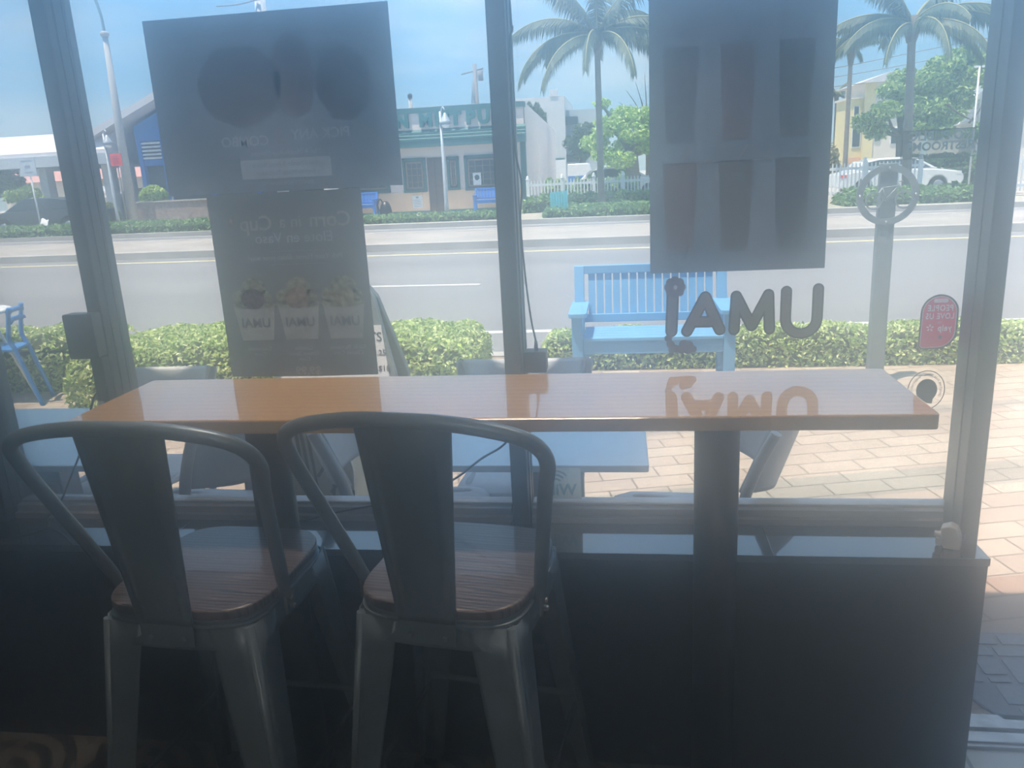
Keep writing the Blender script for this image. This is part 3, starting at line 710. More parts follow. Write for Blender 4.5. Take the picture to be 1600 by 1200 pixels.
# ------------------------------------------------------------------ small things at the window
r = tag(empty('air_freshener', (0.796, -0.152, 0.638), math.radians(-28)), 'white plug-in air freshener lying on the ledge by the door post', 'air freshener')
b = MB(); M = Matrix.Rotation(math.radians(-8), 4, 'Y')
b.prism([(-0.018, 0.002), (0.020, 0.0), (0.024, 0.03), (0.018, 0.055), (0.004, 0.064), (-0.019, 0.056)], -0.016, 0.018, 'y', M); b.build('housing', M_WHITE, r, bevel=0.004)
b = MB(); b.lathe([(0.009, 0.0), (0.010, 0.010), (0.007, 0.018), (0.008, 0.024)], seg=14, M=Matrix.Translation((-0.016, 0, 0.030)) @ Matrix.Rotation(-PI/2, 4, 'Y')); b.box(-0.036, -0.020, -0.008, 0.008, 0.004, 0.022); b.build('plug', M_WHITE, r, bevel=0.002)
b = MB(); M = Matrix.Translation((0.0245, 0.0, 0.030)) @ Matrix.Rotation(PI/2+0.05, 4, 'Y')
b.lathe([(0.012, -0.001), (0.012, 0.002)], seg=16, M=M); b.build('dial', mat('violet_print', (0.12, 0.10, 0.35), 0.5), r)
r = tag(empty('power_adapter', (-0.235, -0.03, 1.074)), 'black power adapter box against the middle post above the table', 'adapter')
b = MB(); b.rbox(-0.262, -0.203, -0.047, 0.005, 1.0745, 1.131, 0.004, axis='y'); b.build('housing', M_BLACK, r, world=True, bevel=0.003)
b = MB(); b.lathe([(0.0055, 1.131), (0.0050, 1.145), (0.0035, 1.158)], -0.230, -0.025, 12); b.build('cable_boot', M_BLACK, r, world=True)
def cord(pts, rr, label, n=8):
    o = MB().tube(smooth_path(pts, n), rr, 8).build('power_lead', M_BLACK); o.location = (0, 0, 0)
    return tag(o, label, 'power lead')
cord([(-0.2565, -0.048, 2.64), (-0.254, -0.050, 2.0), (-0.250, -0.050, 1.92), (-0.259, -0.050, 1.88), (-0.2585, -0.050, 1.66), (-0.246, -0.045, 1.56), (-0.254, -0.040, 1.47), (-0.249, -0.034, 1.33), (-0.240, -0.028, 1.22), (-0.230, -0.025, 1.157)], 0.0026, 'dark cord running down the middle window post into the adapter')
cord([(-0.270, -0.070, 1.036), (-0.285, -0.22, 0.955), (-0.36, -0.225, 0.900), (-0.45, -0.22, 0.835), (-0.60, -0.20, 0.775), (-0.74, -0.17, 0.735), (-0.84, -0.14, 0.70), (-0.93, -0.12, 0.67), (-1.02, -0.11, 0.6415)], 0.0028, 'dark cord sagging under the table between the two stools')
cord([(-1.468, -0.070, 1.055), (-1.500, -0.062, 1.03), (-1.53, -0.060, 0.97), (-1.56, -0.058, 0.90), (-1.62, -0.055, 0.80), (-1.69, -0.055, 0.69), (-1.725, -0.07, 0.655), (-1.70, -0.10, 0.642), (-1.72, -0.13, 0.6405), (-1.80, -0.19, 0.6405), (-2.0, -0.20, 0.6405)], 0.003, 'dark cord dropping from the left window post to the ledge')
r = tag(empty('wall_speaker', (-1.49, -0.05, 1.13)), 'dark flat speaker box fixed on the left window post', 'speaker')
b = MB(); b.rbox(-1.535, -1.445, -0.085, -0.045, 1.146, 1.272, 0.006, axis='y'); b.build('housing', M_FRAME, r, world=True, bevel=0.002)
b = MB(); b.rbox(-1.482, -1.446, -0.075, -0.046, 1.02, 1.146, 0.005, axis='y'); b.build('bracket', M_BLACK, r, world=True, bevel=0.002)

# unseen fill lamps added over the counter to brighten the wood
FILL_LAMP = bpy.data.materials.new('fill_lamp_glow'); FILL_LAMP.use_nodes = True
FILL_LAMP.node_tree.nodes['Principled BSDF'].inputs['Emission Color'].default_value = (1, 0.86, 0.66, 1); FILL_LAMP.node_tree.nodes['Principled BSDF'].inputs['Emission Strength'].default_value = 6
for lx, lb in ((-0.95, 'added ceiling fill lamp above the left end of the counter table'), (0.15, 'added ceiling fill lamp above the right half of the counter table')):
    r = tag(empty('added_fill_spot', (lx, -0.33, 2.74)), lb, 'fill light', 'added fill lamps over the window table')
    MB().lathe([(0.055, 2.90), (0.055, 2.78), (0.060, 2.76), (0.052, 2.765), (0.045, 2.80)], lx, -0.33, 20).build('fill_housing', M_BLACK, r, world=True)
    MB().lathe([(0.044, 2.785), (0.044, 2.79)], lx, -0.33, 20).build('fill_lens', FILL_LAMP, r, world=True)
    ld = bpy.data.lights.new('fill_spot', 'SPOT'); ld.energy = 50; ld.color = (1.0, 0.95, 0.89); ld.spot_size = math.radians(46); ld.spot_blend = 0.6; ld.shadow_soft_size = 0.05
    lo = bpy.data.objects.new('fill_spot', ld); COL.objects.link(lo); lo.parent = r; lo.location = (0, 0, 0.01)

# unseen fill strip added further back in the room to lift the stool backs
r = tag(empty('added_fill_strip', (-0.5, -3.9, 2.82)), 'added ceiling fill strip above the room behind the bar stools', 'fill light')
MB().box(-1.15, 0.15, -4.0, -3.8, 2.84, 2.90).build('housing', M_WHITE, r, world=True)
MB().box(-1.12, 0.12, -3.98, -3.82, 2.832, 2.8395).build('diffuser', FILL_LAMP, r, world=True)
ld = bpy.data.lights.new('fill_strip', 'AREA'); ld.shape = 'RECTANGLE'; ld.size = 1.2; ld.size_y = 0.15; ld.energy = 13; ld.color = (0.80, 0.90, 1.0)
lo = bpy.data.objects.new('fill_strip', ld); COL.objects.link(lo); lo.parent = r; lo.location = (0, 0, -0.01); lo.rotation_euler = (0, 0, 0)
# ------------------------------------------------------------------ ground outside
PAVE = brick_mat('sunlit_pavers', rgb(188, 174, 158), rgb(172, 156, 142), rgb(126, 114, 100), 0.30, 0.14, 0.006, rot=math.radians(-13), rough=0.85,
    alt=[(1.36, 1.64, (0.72, 0.80, 0.82)), (2.45, 2.60, (0.75, 0.80, 0.84)), (-0.4, 0.55, (0.78, 0.66, 0.62))])
def ground_strip(name, m, near, far, z0, z1, x0=-60, x1=45, kind='structure'):
    """band of ground between two straight lines y = a + b x"""
    o = [(x0, near[0]+near[1]*x0), (x1, near[0]+near[1]*x1), (x1, far[0]+far[1]*x1), (x0, far[0]+far[1]*x0)]
    return tag(MB().prism(o, z0, z1).build(name, m), kind=kind)
ASPH = mat('worn_asphalt', (0.185, 0.187, 0.197), 0.9, c2=(0.235, 0.237, 0.245), scale=0.35, stretch=(0.12, 1.0, 1), bump=0.0)
SOIL = mat('planting_soil', (0.22, 0.15, 0.11), 0.95, c2=(0.40, 0.32, 0.26), scale=14)
KERB = mat('pale_kerb_concrete', (0.42, 0.40, 0.375), 0.85, var=0.1, scale=2)
LINE = mat('road_paint_white', (0.55, 0.55, 0.55), 0.7, var=0.05, scale=3); YEL = mat('road_paint_yellow', (0.66, 0.58, 0.30), 0.7, var=0.15, scale=3)
ground_strip('ground_paving', PAVE, (0.055, 0), (4.15, 0), -0.1, 0.0, -14, 14)
ground_strip('ground_bed', SOIL, (4.15, 0), (4.70, 0), -0.1, 0.0)
ground_strip('kerb_near', KERB, (4.70, 0), (4.86, 0), -0.1, 0.012)
ground_strip('road_near', ASPH, (4.86, 0), (14.45, -0.07), -0.1, -0.002)
ground_strip('road_line_edge', LINE, (5.74, 0), (5.87, 0), -0.002, 0.002)
ground_strip('road_line_lane', LINE, (9.10, -0.075), (9.22, -0.075), -0.002, 0.002, -5.1, -2.05)
for k in (-14.2, 7.1): ground_strip('road_line_lane', LINE, (9.10, -0.075), (9.22, -0.075), -0.002, 0.002, k, k+3)
ground_strip('road_line_yellow', YEL, (13.55, -0.07), (13.70, -0.07), -0.002, 0.002)
ground_strip('median_kerb', KERB, (14.45, -0.07), (14.75, -0.07), -0.1, 0.15)
ground_strip('median_top', mat('median_concrete', (0.36, 0.335, 0.31), 0.9, var=0.12, scale=0.8), (14.75, -0.07), (17.7, -0.09), -0.1, 0.145)
ground_strip('median_kerb_far', KERB, (17.7, -0.09), (17.95, -0.09), -0.1, 0.15)
ground_strip('road_far', ASPH, (17.95, -0.09), (21.2, -0.11), -0.1, -0.002)
ground_strip('road_line_far', LINE, (19.4, -0.10), (19.52, -0.10), -0.002, 0.002)
ground_strip('road_line_far', LINE, (20.7, -0.11), (20.80, -0.11), -0.002, 0.002)
ground_strip('kerb_far', KERB, (21.2, -0.11), (21.5, -0.11), -0.1, 0.13)
ground_strip('ground_verge', mat('far_sidewalk', (0.42, 0.37, 0.33), 0.9, c2=(0.36, 0.36, 0.28), scale=0.6), (21.5, -0.11), (30.0, -0.05), -0.1, 0.10)
ground_strip('ground_far', mat('far_lot', (0.42, 0.41, 0.39), 0.9, var=0.2, scale=0.3), (30.0, -0.05), (140, 0), -0.1, 0.08)

# ------------------------------------------------------------------ planting
LEAF_NEAR = leaf_mat('hedge_leaf_bright', (0.17, 0.33, 0.04), (0.56, 0.76, 0.14), (0.90, 0.95, 0.50), rough=0.32)
LEAF_MID = leaf_mat('far_hedge_leaf', (0.07, 0.19, 0.07), (0.20, 0.40, 0.13), (0.34, 0.50, 0.20))
LEAF_LIME = leaf_mat('lime_tree_leaf', (0.18, 0.38, 0.07), (0.46, 0.70, 0.16), (0.64, 0.78, 0.28))
LEAF_TREE = leaf_mat('tree_leaf', (0.09, 0.22, 0.07), (0.28, 0.46, 0.14), (0.50, 0.64, 0.24))
LEAF_DARK = leaf_mat('dark_tree_leaf', (0.04, 0.08, 0.05), (0.10, 0.16, 0.09), (0.16, 0.22, 0.12))
LEAF_PALM = leaf_mat('palm_leaflet', (0.03, 0.07, 0.05), (0.07, 0.13, 0.08), (0.15, 0.19, 0.11), rough=0.6, trans=0.25)
CORE = mat('hedge_twigs', (0.03, 0.05, 0.02), 0.9, c2=(0.07, 0.08, 0.03), scale=20)
BARK = mat('grey_bark', (0.16, 0.14, 0.12), 0.9, c2=(0.24, 0.21, 0.18), scale=6, stretch=(1, 1, 3))
BARKD = mat('dark_bark', (0.09, 0.08, 0.07), 0.9, var=0.2)
def leaf(b, p, s, up=0.5):
    n = Vector((random.gauss(0, 1), random.gauss(0, 1), random.gauss(up, 1))).normalized()
    a = n.orthogonal().normalized(); a.rotate(Matrix.Rotation(random.uniform(0, 6.28), 3, n)); c = n.cross(a)
    s *= random.uniform(0.7, 1.25); k = n*s*0.18
    b.add([p-a*s*0.5, p+c*s*0.28+k, p+a*s*0.5, p-c*s*0.28+k], [(0, 1, 2, 3)])
def hedge(name, label, x0, x1, y0, y1, z0, z1, n, ls, m=LEAF_NEAR, slope=0.0, rnd=0.12, group=None, bump=0.04, cat='hedge', core=CORE):
    """clipped mass of foliage: rounded ends, leaves standing on its surface over a twiggy core"""
    r = tag(empty(name, ((x0+x1)/2, (y0+y1)/2+slope*(x0+x1)/2, z0)), label, cat, group)
    W = x1-x0; D = y1-y0; H = z1-z0
    def top(x, y):
        e = min(x-x0, x1-x)/rnd; f_ = min(y-y0, y1-y)/rnd
        s = 1.0
        for q in (e, f_):
            if q < 1: s *= math.sqrt(max(0.0, 1-(1-max(q, 0))**2))*0.45+0.55
        return z0+H*s*(1+bump*math.sin(x*5.1+y*3)+bump*math.sin(x*11.7+1.3))
    b = MB(); i = min(0.05, ls)
    b.grid(lambda u, v: (x0+i+(W-2*i)*u, y0+i+(D-2*i)*v + slope*(x0+W*u), max(z0, top(x0+i+(W-2*i)*u, y0+i+(D-2*i)*v)-ls*1.1)), max(6, int(W*6)), max(3, int(D*6)), 0.01)
    o = rrect(x0+i, x1-i, y0+i, y1-i, min(rnd, D*0.4)*0.8, 4); zt = z0+H*0.55
    b.prism([(x, y+slope*x) for x, y in o], z0, zt)
    b.build('hedge_core', core, r, world=True)
    b = MB(); A = (W*D, W*H, D*H, D*H); tot = sum(A)
    for _ in range(n):
        q = random.random()*tot
        if q < A[0]:
            x = random.uniform(x0, x1); y = random.uniform(y0, y1); z = top(x, y)-abs(random.gauss(0, ls*0.5))
        elif q < A[0]+A[1]:
            x = random.uniform(x0, x1); y = y0+abs(random.gauss(0, ls*0.5)); z = z0+random.random()*(top(x, y0+0.01)-z0)
        else:
            y = random.uniform(y0, y1); lft = q < A[0]+A[1]+A[2]; x = (x0 if lft else x1)+(1 if lft else -1)*abs(random.gauss(0, ls*0.5)); z = z0+random.random()*(top((x0+0.01) if lft else (x1-0.01), y)-z0)
        leaf(b, Vector((x, y+slope*x, z)), ls, 0.8)
    b.build('hedge_leaves', m, r, world=True); return r
hedge('hedge', 'bright green hedge mass behind the tall poster, ending before the middle post', -4.15, -1.08, 3.18, 4.30, 0.0, 0.47, 17000, 0.045, group='clipped hedges along the near kerb', rnd=0.22)
hedge('hedge', 'green hedge behind the blue chair at the left edge', -8.5, -4.22, 3.72, 4.45, 0.0, 0.47, 9500, 0.045, group='clipped hedges along the near kerb', rnd=0.16)
hedge('hedge', 'low green hedge running behind the pale blue bench and under the red sticker', -0.66, 6.5, 4.16, 4.60, 0.0, 0.285, 15000, 0.042, group='clipped hedges along the near kerb', rnd=0.12)
GH = 'low hedges beyond the far lanes'
hedge('hedge', 'low green hedge beyond the far lanes, under the dark car at left', -30, -13.2, 21.7, 22.9, 0.10, 0.50, 3600, 0.16, LEAF_MID, -0.09, 0.3, GH)
hedge('hedge', 'patchy low green hedge in front of the pub', -12.9, -3.55, 22.3, 23.2, 0.10, 0.36, 2600, 0.14, LEAF_MID, -0.09, 0.3, GH)
hedge('hedge', 'low green hedge at the foot of the palm between the posters', -2.35, 3.6, 21.9, 24.2, 0.10, 0.42, 2900, 0.15, LEAF_MID, -0.09, 0.4, GH)
hedge('hedge', 'dark green hedge behind the turquoise slatted panel', -3.3, 4.5, 25.2, 26.2, 0.10, 0.66, 2600, 0.16, LEAF_MID, -0.02, 0.3, GH)
hedge('hedge', 'ragged green hedge beside the driveway behind the ring sign', 6.1, 9.9, 21.8, 23.3, 0.10, 0.52, 2200, 0.16, LEAF_MID, -0.05, 0.5, GH, bump=0.10)
hedge('hedge', 'tall clipped green hedge behind the white car at right', 9.9, 13.8, 29.5, 31.0, 0.08, 1.25, 2600, 0.18, LEAF_MID, 0.0, 0.3, GH)
hedge('hedge', 'yellow-green clipped hedge between the left post and the tall pole', -22.3, -19.45, 27.2, 27.75, 0.10, 1.05, 1800, 0.15, leaf_mat('yellow_hedge_leaf', (0.06, 0.12, 0.05), (0.22, 0.28, 0.10), (0.45, 0.45, 0.15)), 0.0, 0.25, GH)

def foliage(b, c, r, n, s, flat=0.75):
    for _ in range(n):
        d = Vector((random.gauss(0, 1), random.gauss(0, 1), random.gauss(0, 1))).normalized()*(random.random()**0.35)
        leaf(b, Vector((c[0]+d.x*r, c[1]+d.y*r, c[2]+d.z*r*flat)), s, 0.7)
def tree(name, label, base, trunk_r, fork, blobs, n, s, m, bark=BARK, group=None, cat='tree', extra=None, lean=(0, 0)):
    """trunk forking into a branch for every leaf cluster"""
    bx, by, bz = base
    r = tag(empty(name, base), label, cat, group)
    b = MB(); F = Vector((bx+lean[0], by+lean[1], fork))
    b.tube(smooth_path([(bx, by, bz), (bx*0.5+F.x*0.5+0.05, by, (bz+fork)/2), tuple(F)], 4), [trunk_r*(1.25-0.035*i) for i in range(9)], 9); b.build('trunk', bark, r, world=True)
    b = MB()
    for i, (x, y, z, q) in enumerate(blobs):
        mid = F.lerp(Vector((x, y, z)), 0.5) + Vector((random.uniform(-.15, .15), 0, random.uniform(-0.15, .1)))
        b.tube(smooth_path([tuple(F), tuple(mid), (x, y, z)], 3), [trunk_r*0.55, trunk_r*0.48, trunk_r*0.4, trunk_r*0.34, trunk_r*0.28, trunk_r*0.22, trunk_r*0.15], 6)
    for e in (extra or []): b.tube(smooth_path(e, 4), [trunk_r*0.3*(1-0.8*i/((len(e)-1)*4)) for i in range((len(e)-1)*4+1)], 5)
    b.build('branches', bark, r, world=True)
    b = MB(); tot = sum(q*q for *_, q in blobs)
    for x, y, z, q in blobs: foliage(b, (x, y, z), q, int(n*q*q/tot), s, 0.6)
    if n: b.build('foliage', m, r, world=True)
    return r
GT = 'broadleaf trees across the road'
rc = random.Random(3)
tree('broadleaf_tree', 'lime green leafy tree with a stout trunk right of the thin palm trunk', (0.40, 32.0, 0.08), 0.27, 1.9,
    [(-1.1, 32, 2.4, .6), (-0.5, 31.6, 3.0, .7), (-0.75, 32, 3.9, .35), (0.1, 32.3, 3.4, .7), (0.5, 31.5, 2.7, .7), (0.9, 32, 3.3, .7), (-0.6, 31.4, 1.9, .6), (0.0, 31.2, 1.7, .6), (1.2, 32, 2.3, .8), (1.7, 32, 3.0, .8), (0.2, 32.5, 2.2, .6), (-0.2, 33, 1.2, .6)], 5200, 0.20, LEAF_LIME, BARK, GT)
tree('bare_tree', 'dark bare branching tree beside the right-hand poster edge', (1.15, 35.0, 0.08), 0.12, 2.9, [], 0, 0.1, LEAF_DARK, BARKD, None,
    extra=[[(1.15, 35, 2.9), (1.15+dx*0.5, 35, 2.9+dz*0.55+0.1), (1.15+dx, 35+rc.uniform(-.3, .3), 2.9+dz)] for dx, dz in ((-1.2, 1.2), (-0.9, 1.7), (-0.5, 2.0), (-0.1, 2.3), (0.3, 2.0), (0.7, 1.7), (1.0, 1.2), (-1.3, 0.6), (-0.3, 1.4), (-0.75, 1.1), (0.4, 1.1))])
tree('broadleaf_tree', 'dark drooping tree beside the white building behind the palm', (-1.85, 38.0, 0.08), 0.16, 1.8, [(-2.2, 38, 2.6, .6), (-1.6, 38, 3.1, .7), (-1.1, 38, 2.6, .6), (-1.9, 38, 2.1, .5)], 1700, 0.20, LEAF_DARK, BARKD, GT)
tree('broadleaf_tree', 'wide spreading green tree behind the ring sign on the right', (10.1, 30.0, 0.08), 0.16, 2.0,
    [(8.9, 30, 2.55, .6), (9.4, 29.5, 2.9, .6), (9.3, 30, 2.2, .5), (9.7, 30, 3.6, .55), (10.3, 30, 3.3, .7), (10.2, 30.5, 4.0, .6), (10.9, 29.8, 3.8, .75), (11.4, 30, 4.3, .7), (12.1, 30.2, 4.6, .6), (11.6, 30, 3.4, .8), (12.4, 30, 3.9, .7), (10.9, 29.5, 2.9, .7), (11.5, 29.6, 2.6, .6), (12.2, 30.4, 3.1, .6), (10.6, 29.5, 2.3, .5), (12.9, 30.5, 4.4, .6), (11.2, 29.4, 2.1, .5)], 7600, 0.20, LEAF_TREE, BARKD, GT,
    extra=[[(11.2, 29, 3.0), (11.7, 29, 2.6), (12.2, 29, 2.35)], [(12.0, 29, 2.3), (12.3, 29, 2.7), (12.35, 29, 2.9)]])
tree('broadleaf_tree', 'small feathery tree beside the white porch at the far right', (11.6, 26.5, 0.1), 0.05, 1.5, [(11.2, 26.5, 1.9, .35), (11.6, 26.5, 2.1, .4), (11.9, 26.5, 1.8, .35)], 700, 0.16, LEAF_MID, BARKD, GT)
tree('broadleaf_tree', 'round pale green tree at the far left behind the white sign', (-27.9, 31.0, 0.08), 0.09, 1.4,
    [(-28.6, 31, 2.3, .8), (-27.6, 31, 2.6, .75), (-26.7, 31, 2.2, .7), (-29.4, 31, 1.9, .8), (-27.9, 30.6, 1.7, .8), (-26.2, 31, 1.75, .55), (-28.0, 31, 2.0, .9)], 5200, 0.18, leaf_mat('pale_tree_leaf', (0.10, 0.20, 0.10), (0.26, 0.40, 0.20), (0.45, 0.58, 0.30)), BARKD, GT)
tree('broadleaf_tree', 'small bushy tree between the white sign and the left window post', (-25.0, 29.5, 0.08), 0.06, 0.9, [(-25.3, 29.5, 1.5, .5), (-24.7, 29.5, 1.6, .5), (-24.3, 29.5, 1.3, .4)], 1500, 0.16, LEAF_TREE, BARKD, GT)
hedge('shrub', 'round bright shrub on the low wall by the blue building', -19.25, -18.35, 28.75, 29.4, 1.02, 1.68, 900, 0.16, LEAF_LIME, 0, 0.4, None, 0.03, 'shrub')
hedge('shrub', 'yellowish shrubs in front of the yellow house', 7.2, 9.9, 37.0, 38.5, 0.08, 1.9, 1900, 0.18, leaf_mat('olive_shrub_leaf', (0.12, 0.16, 0.07), (0.32, 0.34, 0.16), (0.55, 0.45, 0.25)), 0, 0.5, None, 0.12, 'shrub')
hedge('shrub', 'dark shrubs below the distant small palm', 11.6, 13.6, 44.0, 45.5, 0.08, 1.7, 900, 0.22, LEAF_DARK, 0, 0.5, None, 0.12, 'shrub')
hedge('shrub', 'green shrubs growing through the picket fence', -2.9, 0.6, 27.2, 28.2, 0.08, 1.05, 2200, 0.16, LEAF_TREE, 0, 0.4, None, 0.12, 'shrub')
hedge('shrub', 'shrub on the roof edge behind the pub gable', -5.2, -3.9, 41.5, 42.5, 3.6, 4.75, 900, 0.2, LEAF_DARK, 0, 0.5, None, 0.1, 'shrub')

def frond(b, rb, c, ang, droop, L, dead=False):
    """arched rachis with leaflets hanging on both sides"""
    n = 30; P = []; el = droop[0]; p = Vector(c); d = Vector((math.cos(ang), math.sin(ang), 0))
    for i in range(n+1):
        P.append(p.copy()); a = math.radians(el + (droop[1]-el)*(i/n)**1.15); p = p + (d*math.cos(a)+Vector((0, 0, math.sin(a))))*(L/n)
    rb.tube(P, [0.035*(1-0.85*i/n)+0.004 for i in range(n+1)], 5)
    side = Vector((-d.y, d.x, 0))
    for i in range(3, n+1):
        t = (P[min(i+1, n)]-P[i-1]).normalized()
        for k in range(3):
            for s_ in (-1, 1):
                q = P[i-1].lerp(P[i], k*0.333)
                ll = (0.36+0.34*math.sin(PI*min(1, (i/n)*0.95+0.05)))*L*0.30*random.uniform(0.8, 1.15)
                dr = (t*0.55+side*s_*0.62+Vector((0, 0, -0.75+random.uniform(-.15, .15)))).normalized()
                e = q+dr*ll*0.55; e2 = q+(dr+Vector((0, 0, -0.45))).normalized()*ll; w = t*0.017*L/2.4
                b.add([q-w, q+w, e+w*1.0, e-w*1.0, e2], [(0, 1, 2, 3), (3, 2, 4)])
def palm(label, base, top, tr, fronds, L, kx=0.0, nuts=True, group='tall palms across the road'):
    r = tag(empty('palm_tree', base), label, 'palm', group)
    b = MB(); B = Vector(base); T_ = Vector((top[0], top[1], top[2])); pts = [B.lerp(T_, i/12)+Vector((kx*math.sin(PI*i/12), 0, 0)) for i in range(13)]
    b.tube(pts, [tr*(1.6 if i == 0 else 1.0-0.02*i+0.02*(i % 2)) for i in range(13)], 10); b.build('trunk', BARK, r, world=True)
    b = MB(); b.tube([tuple(T_-Vector((0, 0, 0.35))), tuple(T_), tuple(T_+Vector((0, 0, .35)))], [tr*0.95, tr*1.6, tr*0.9], 10); b.build('crown_shaft', mat('palm_fibre', (0.14, 0.12, 0.08), 0.9), r, world=True)
    for az, d0, d1, q in fronds:
        lb, rb = MB(), MB(); frond(lb, rb, T_+Vector((0, 0, .15)), math.radians(az), (d0, d1), L*q)
        fr = lb.build('frond', LEAF_PALM, r, world=True); rb.build('rachis', mat('palm_rachis', (0.30, 0.30, 0.14), 0.6), fr)
        m_ = fr.data
        for ch in (fr.children[0],):
            for v in ch.data.vertices: v.co -= Vector(base)
    return r
palm('tall palm with drooping fronds and slim grey trunk left of the right-hand poster', (-0.66, 25.2, 0.1), (-0.70, 25.2, 5.35), 0.115,
    [(180, 38, -52, 1.0), (200, 12, -78, 1.0), (172, 15, -74, .9), (225, 0, -80, .95), (262, 10, -80, .85), (300, 5, -80, .9), (338, 15, -68, 1.0), (2, 34, -60, 1.0), (20, 10, -66, .95), (90, 30, -50, 1.0), (130, 30, -60, 1.0), (50, 45, -30, 1.0), (150, 62, 5, 1.0), (210, 62, 0, 1.0), (330, 58, -10, 1.0), (75, 70, 20, .9), (270, 66, 10, .8)], 3.3)
palm('tall palm behind the no restroom sticker on the right', (8.22, 23.2, 0.1), (8.05, 23.2, 4.75), 0.135,
    [(180, 28, -55, .95), (205, 18, -60, .85), (165, 12, -70, .9), (230, 0, -80, .7), (280, 12, -80, .85), (320, 8, -75, .9), (345, 22, -60, 1.0), (3, 30, -42, 1.05), (20, 12, -66, .95), (90, 30, -50, 1.0), (130, 30, -60, 1.0), (50, 45, -30, 1.0), (150, 60, 5, 1.0), (200, 62, 0, 1.0), (330, 58, -10, 1.0), (290, 30, -50, .8)], 3.0)
palm('small distant fan-crowned palm left of the yellow house', (11.95, 47.0, 0.1), (11.9, 47.0, 4.5), 0.09,
    [(a, e, e-60, .55) for a, e in ((0, 20), (40, 40), (90, 30), (140, 40), (180, 20), (220, 35), (270, 20), (320, 40), (10, 65), (190, 65), (0, -10), (180, -10))], 2.0, group=None)
palm('thin pale palm trunk rising behind the spreading tree on the right', (7.95, 29.0, 0.1), (7.95, 29.0, 4.8), 0.09, [(a, e, e-70, .7) for a, e in ((20, 40), (120, 50), (200, 40), (300, 50), (60, 20))], 2.2, group=None)

# ------------------------------------------------------------------ things on the pavement
CH = mat('grey_moulded_plastic', (0.52, 0.54, 0.58), 0.45, var=0.05); CHL = mat('grey_chair_tube', (0.30, 0.32, 0.35), 0.4, 0.3)
def make_chair():
    """moulded cafe armchair: wide wrap-round back, tube legs running up its edges; faces +y, back at -y"""
    r = empty('patio_chair')
    def seat(u, v):
        x = (u-0.5)*0.45*(1-0.12*(1-v)); y = -0.20+0.42*v
        return (x, y, 0.445-0.018*math.sin(PI*u)*math.sin(PI*min(v, 0.85))-0.02*max(0, v-0.85)/0.15)
    MB().grid(seat, 14, 14, 0.012).build('seat', CH, r)
    def back(u, v):
        t = (u-0.5)*2; z = 0.585+0.225*v + 0.035*abs(t)**2.2*v + 0.05*(1-v)*abs(t)**1.5
        w = 0.225+0.03*v
        return (t*w, -0.29-0.075*v+0.135*abs(t)**2.2, z)
    MB().grid(back, 22, 12, 0.012).build('backrest', CH, r)
    for s_ in (-1, 1):
        MB().tube(smooth_path([(s_*0.235, -0.255, 0.0), (s_*0.222, -0.175, 0.25), (s_*0.228, -0.148, 0.45), (s_*0.240, -0.162, 0.60), (s_*0.256, -0.200, 0.73), (s_*0.268, -0.245, 0.835)], 5), 0.0155, 8, flat=1.3).build('rear_leg', CHL, r)
        MB().tube(smooth_path([(s_*0.225, 0.245, 0.0), (s_*0.205, 0.205, 0.25), (s_*0.19, 0.17, 0.425), (s_*0.19, 0.0, 0.430), (s_*0.215, -0.135, 0.430)], 5), 0.0155, 8, flat=1.2).build('front_leg', CHL, r)
    return r
chair0 = None
def chair(x, y, face, label):
    global chair0
    if chair0 is None: c = chair0 = make_chair()
    else: c = copy_tree(chair0)
    c.location = (x, y, 0); c.rotation_euler = (0, 0, math.radians(face-90)); return tag(c, label, 'chair', 'grey patio chairs around the outdoor tables')
chair(-0.41, 0.86, -90, 'grey patio chair facing us across the outdoor table behind the middle post')
chair(-2.03, 0.84, -90, 'grey patio chair whose back shows left of the tall poster')
chair(0.18, 0.42, 180, 'grey patio chair at the right end of the outdoor table, seen sideways')
chair(-0.725, 0.46, 0, 'grey patio chair facing right, showing through the right stool back')
chair(-1.60, 0.435, 180, 'grey patio chair seen from behind between the two stools')
TT = mat('outdoor_tabletop_grey', (0.62, 0.66, 0.70), 0.16, var=0.05, coat=0.5)
def patio_table(x0, x1, y0, y1, label, px):
    r = tag(empty('patio_table', ((x0+x1)/2, (y0+y1)/2, 0)), label, 'table', 'grey outdoor tables under the window')
    MB().rbox(x0, x1, y0, y1, 0.718, 0.74, 0.01).build('tabletop', TT, r, world=True, bevel=0.003)
    cy = (y0+y1)/2
    o = [(px-0.045, 0.718), (px+0.045, 0.718), (px+0.075, 0.02), (px-0.075, 0.02)]
    MB().prism(o, cy-0.05, cy+0.05, 'y').build('pedestal', CHL, r, world=True, bevel=0.004)
    MB().rbox(px-0.22, px+0.22, cy-0.22, cy+0.22, 0.0, 0.02, 0.03).build('base_plate', CHL, r, world=True, bevel=0.004)
    return r, cy
patio_table(-0.62, 0.068, 0.145, 0.80, 'grey square outdoor table in front of the middle and right panes', -0.27)
pt, cy = patio_table(-2.78, -1.70, 0.145, 0.80, 'pale outdoor table beyond the left pane behind the left stool', -2.11)
LOGO = mat('pale_outline', (0.45, 0.48, 0.50), 0.5)
b = MB(); M = Matrix.Identity(4)
for q in ((-2.163, -2.057, 0.560, 0.568), (-2.150, -2.070, 0.480, 0.488), (-2.150, -2.142, 0.48, 0.568), (-2.078, -2.070, 0.48, 0.568), (-2.13, -2.10, 0.53, 0.536)): b.box(q[0], q[1], cy-0.054, cy-0.0505, q[2], q[3])
b.build('outlined_plate', LOGO, pt, world=True)
